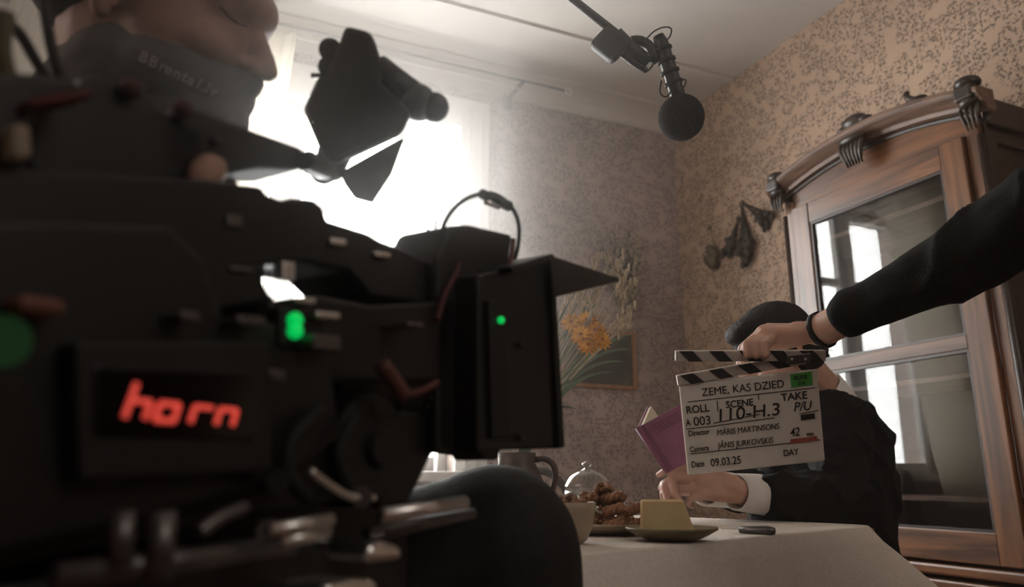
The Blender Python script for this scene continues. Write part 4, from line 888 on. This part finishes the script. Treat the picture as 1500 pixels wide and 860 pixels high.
# ------------------------------------------------------------------ camera operator
OD = .60
op = thing('person', 'camera operator in a charcoal neck gaiter and black clothes leaning over the cinema camera', 'person', CAM-RT*.5+fw2*.6-V((0, 0, CAM.z)))
Eo = at(166, -14, OD); of = (RT*.955-UP*.28-FW*.05); ou = (UP*.95+RT*.28)
hpO, hlO, hmO = head_parts(Eo+FW*.07, of, ou, .98)
nbO = Eo+FW*.07-UP*.12-RT*.035; CHo = nbO-V((0, 0, .14))-RT*.05; PVo = CAM-RT*.55+fw2*.70; PVo.z = .60
K1 = at(724, 792, .70); 
Fo = K1+V((0, 0, -.42))+RT*.02; Fo.z = .36; K2 = PVo+fw2*.42+RT*.05; K2.z = .60; F2 = K2.copy(); F2.z = .05
S1, S2 = CHo+V((0, 0, .08))-FW*.10+RT*.05, CHo+V((0, 0, .08))+FW*.17
hO = rp(320, 330, -.10)
wO = hO-A_*.085-B_*.02-Zu*.02; eO = wO-A_*.16-B_*.12-Zu*.14
e2o = S2+RT*.15-V((0, 0, .22)); w2o = e2o+RT*.10-Zu*.10
bo_ = hpO+neckparts(hlO, nbO, .055)+[('c', CHo, .11, PVo, .12), ('c', S1, .05, S2, .05), ('c', S1, .045, eO, .038), ('c', eO, .038, wO, .027), ('c', S2, .045, e2o, .038), ('c', e2o, .038, w2o, .027),
      ('c', PVo, .085, K1, .058), ('c', K1, .055, Fo, .036), ('c', Fo, .036, Fo+RT*.14-V((0, 0, .02)), .026), ('c', PVo, .085, K2, .058), ('c', K2, .055, F2, .036), ('c', F2, .036, F2+RT*.14-V((0, 0, .02)), .026)]
bo_ += [('c', hO, .016, rp(318, 236, -.10), .0105), ('c', rp(318, 236, -.10), .0105, rp(304, 252, -.045), .0098), ('c', rp(304, 252, -.045), .0098, rp(293, 264, -.040), .0085)]
bo_ += hand_parts(wO, hO-wO, B_+Zu*.7, Zu-B_*.3, .95, ((30, 50, 30),)*4)+hand_parts(w2o, w2o-e2o, V((0, 0, 1)), -FW, 1.0, ((30, 40, 30),)*4)
organic('body', bo_, mat('shaded_skin', (.30, .175, .13), .6, scale=25, var=.1, Subsurface_Weight=.1, Subsurface_Scale=.02), op, .0042, 2)  # darker copy of the skin, shade on the backlit face put into its colour
# gaiter: lower face and neck
e = lambda c_, r_: ('e', hlO(*c_), tuple(x*.98 for x in r_), hmO)
gt = [e((.040, 0, -.045), (.066, .069, .040)), e((.052, 0, -.070), (.056, .054, .042)), e((.095, 0, -.030), (.018, .020, .018)), e((.078, 0, -.090), (.024, .028, .020)), e((-.008, 0, -.050), (.045, .068, .038)), ('c', hlO(.0, 0, -.06), .066, hlO(-.02, 0, -.12), .066), ('c', hlO(-.02, 0, -.10), .064, nbO, .068)]
organic('neck_gaiter', gt, M_gait, op, .0035, 3, label='charcoal fabric neck gaiter pulled up over the nose')
organic('hair', [e((-.030, 0, .068), (.092, .084, .080)), e((-.055, 0, .03), (.065, .078, .07))], M_hair, op, .006, 2)
# closed eye crease, printed word on the gaiter
MB().tube(bez(hlO(.083, -.050, .016)-FW*.002, hlO(.09, -.046, .010)-FW*.002, hlO(.095, -.038, .008)-FW*.002, hlO(.098, -.028, .012), 8), .0008, 6).build('eyelid', M_hair, op)
tO = at(203, 79, .505); txd = (at(303, 131, .50)-tO); nrmT = -FW
tuy = nrmT.cross(txd).normalized()
# word curved over the cheek: letters placed one by one on the cloth
gobj = [o for o in op.children if o.name.startswith('neck_gaiter')][0]
bpy.context.view_layer.update()
from mathutils.bvhtree import BVHTree
mw = gobj.matrix_world; bvh = BVHTree.FromPolygons([mw@v.co for v in gobj.data.vertices], [tuple(p.vertices) for p in gobj.data.polygons])
wrd = 'BBrental.lv'; xs = [0, .115, .235, .30, .40, .50, .565, .675, .735, .78, .83]
for ch, x in zip(wrd, xs):
    px, py = 203+x*122, 88+x*58
    hit = bvh.ray_cast(CAM, ray(px, py).normalized())
    if hit[0] is None: continue
    n_ = hit[1].normalized(); n_ = n_ if n_.dot(FW) < 0 else -n_
    hx = bvh.ray_cast(CAM, ray(px+9, py+4.6).normalized())[0] or hit[0]+RT*.005-UP*.002
    du = (hx-hit[0]).normalized(); dv = n_.cross(du).normalized()
    text('printed_letter', ch, .0125, hit[0]+n_*.0012, du, dv, M_print, op, .0005, .0002)
# clothing
ju = [('c', CHo, .135, PVo, .145), ('c', S1, .066, S2, .066), ('c', S1, .065, eO, .055), ('c', eO, .052, wO.lerp(eO, .15), .038), ('c', S2, .062, e2o, .052), ('c', e2o, .05, w2o.lerp(e2o, .15), .038), ('c', nbO-V((0, 0, .03)), .07, CHo, .12)]
organic('jacket', ju, M_slv, op, .008, 3, fold=.008)
kk = [('c', PVo, .12, K1-V((0, 0, .012)), .080), ('c', K1-V((0, 0, .012)), .083, Fo+V((0, 0, .06)), .070), ('c', PVo, .12, K2, .085), ('c', K2, .08, F2+V((0, 0, .06)), .06)]
organic('trousers', kk, M_trs, op, .008, 6)
for f_ in (Fo, F2): organic('shoe', [('c', f_-V((0, 0, .008)), .042, f_+RT*.16-V((0, 0, .02)), .032)], M_rub, op, .008, 2)
MB().box((Fo.x+RT.x*.06, Fo.y+RT.y*.06, .155), (.34, .30, .31), Matrix((RT, fw2, Zu)).transposed())
ab = thing('apple_box', 'wooden apple box under the raised foot of the camera operator', 'box', (Fo.x, Fo.y, 0))
MB().box((Fo.x+RT.x*.06, Fo.y+RT.y*.06, .15), (.34, .26, .30), Matrix((RT, fw2, Zu)).transposed()).build('box_body', W2, ab, bevel=.006)
sb = thing('stool', 'black round stool under the camera operator', 'stool', (PVo.x, PVo.y, 0))
MB().lathe([(.001, .44), (.16, .44), (.17, .455), (.165, .475), (.001, .478)], (PVo.x, PVo.y, 0), 30).build('seat', M_blk2, sb)
for k in range(4):
    a = k*pi/2+.6; MB().tube([(PVo.x+cos(a)*.12, PVo.y+sin(a)*.12, .445), (PVo.x+cos(a)*.18, PVo.y+sin(a)*.18, 0.0)], .012, 10).build('leg', M_blk, sb, smooth=True)
# ------------------------------------------------------------------ haze in the room
def haze(name, mb, dens, label):
    m = bpy.data.materials.new(name); m.use_nodes = True; nt = m.node_tree; nt.nodes.remove(nt.nodes['Principled BSDF'])
    v = nt.nodes.new('ShaderNodeVolumeScatter'); v.inputs['Color'].default_value = (1, .97, .94, 1); v.inputs['Density'].default_value = dens; v.inputs['Anisotropy'].default_value = .88
    nt.links.new(v.outputs[0], nt.nodes['Material Output'].inputs['Volume']); tag(mb.build(name, m), label, 'haze', kind='stuff')
haze('haze', MB().mm((XL+.01, YF+.01, .01), (XR-.01, YB-.002, ZC-.002)), .016, 'thin smoke haze hanging through the whole room')
haze('smoke_beam', MB().prism([(-1.7, .05, .98), (.16, .05, .98), (1.50, YB-.08, .98), (-1.7, YB-.08, .98)], (0, 0, ZC-1.02)), .145, 'denser smoke haze glowing between the bright window and the cinema camera')
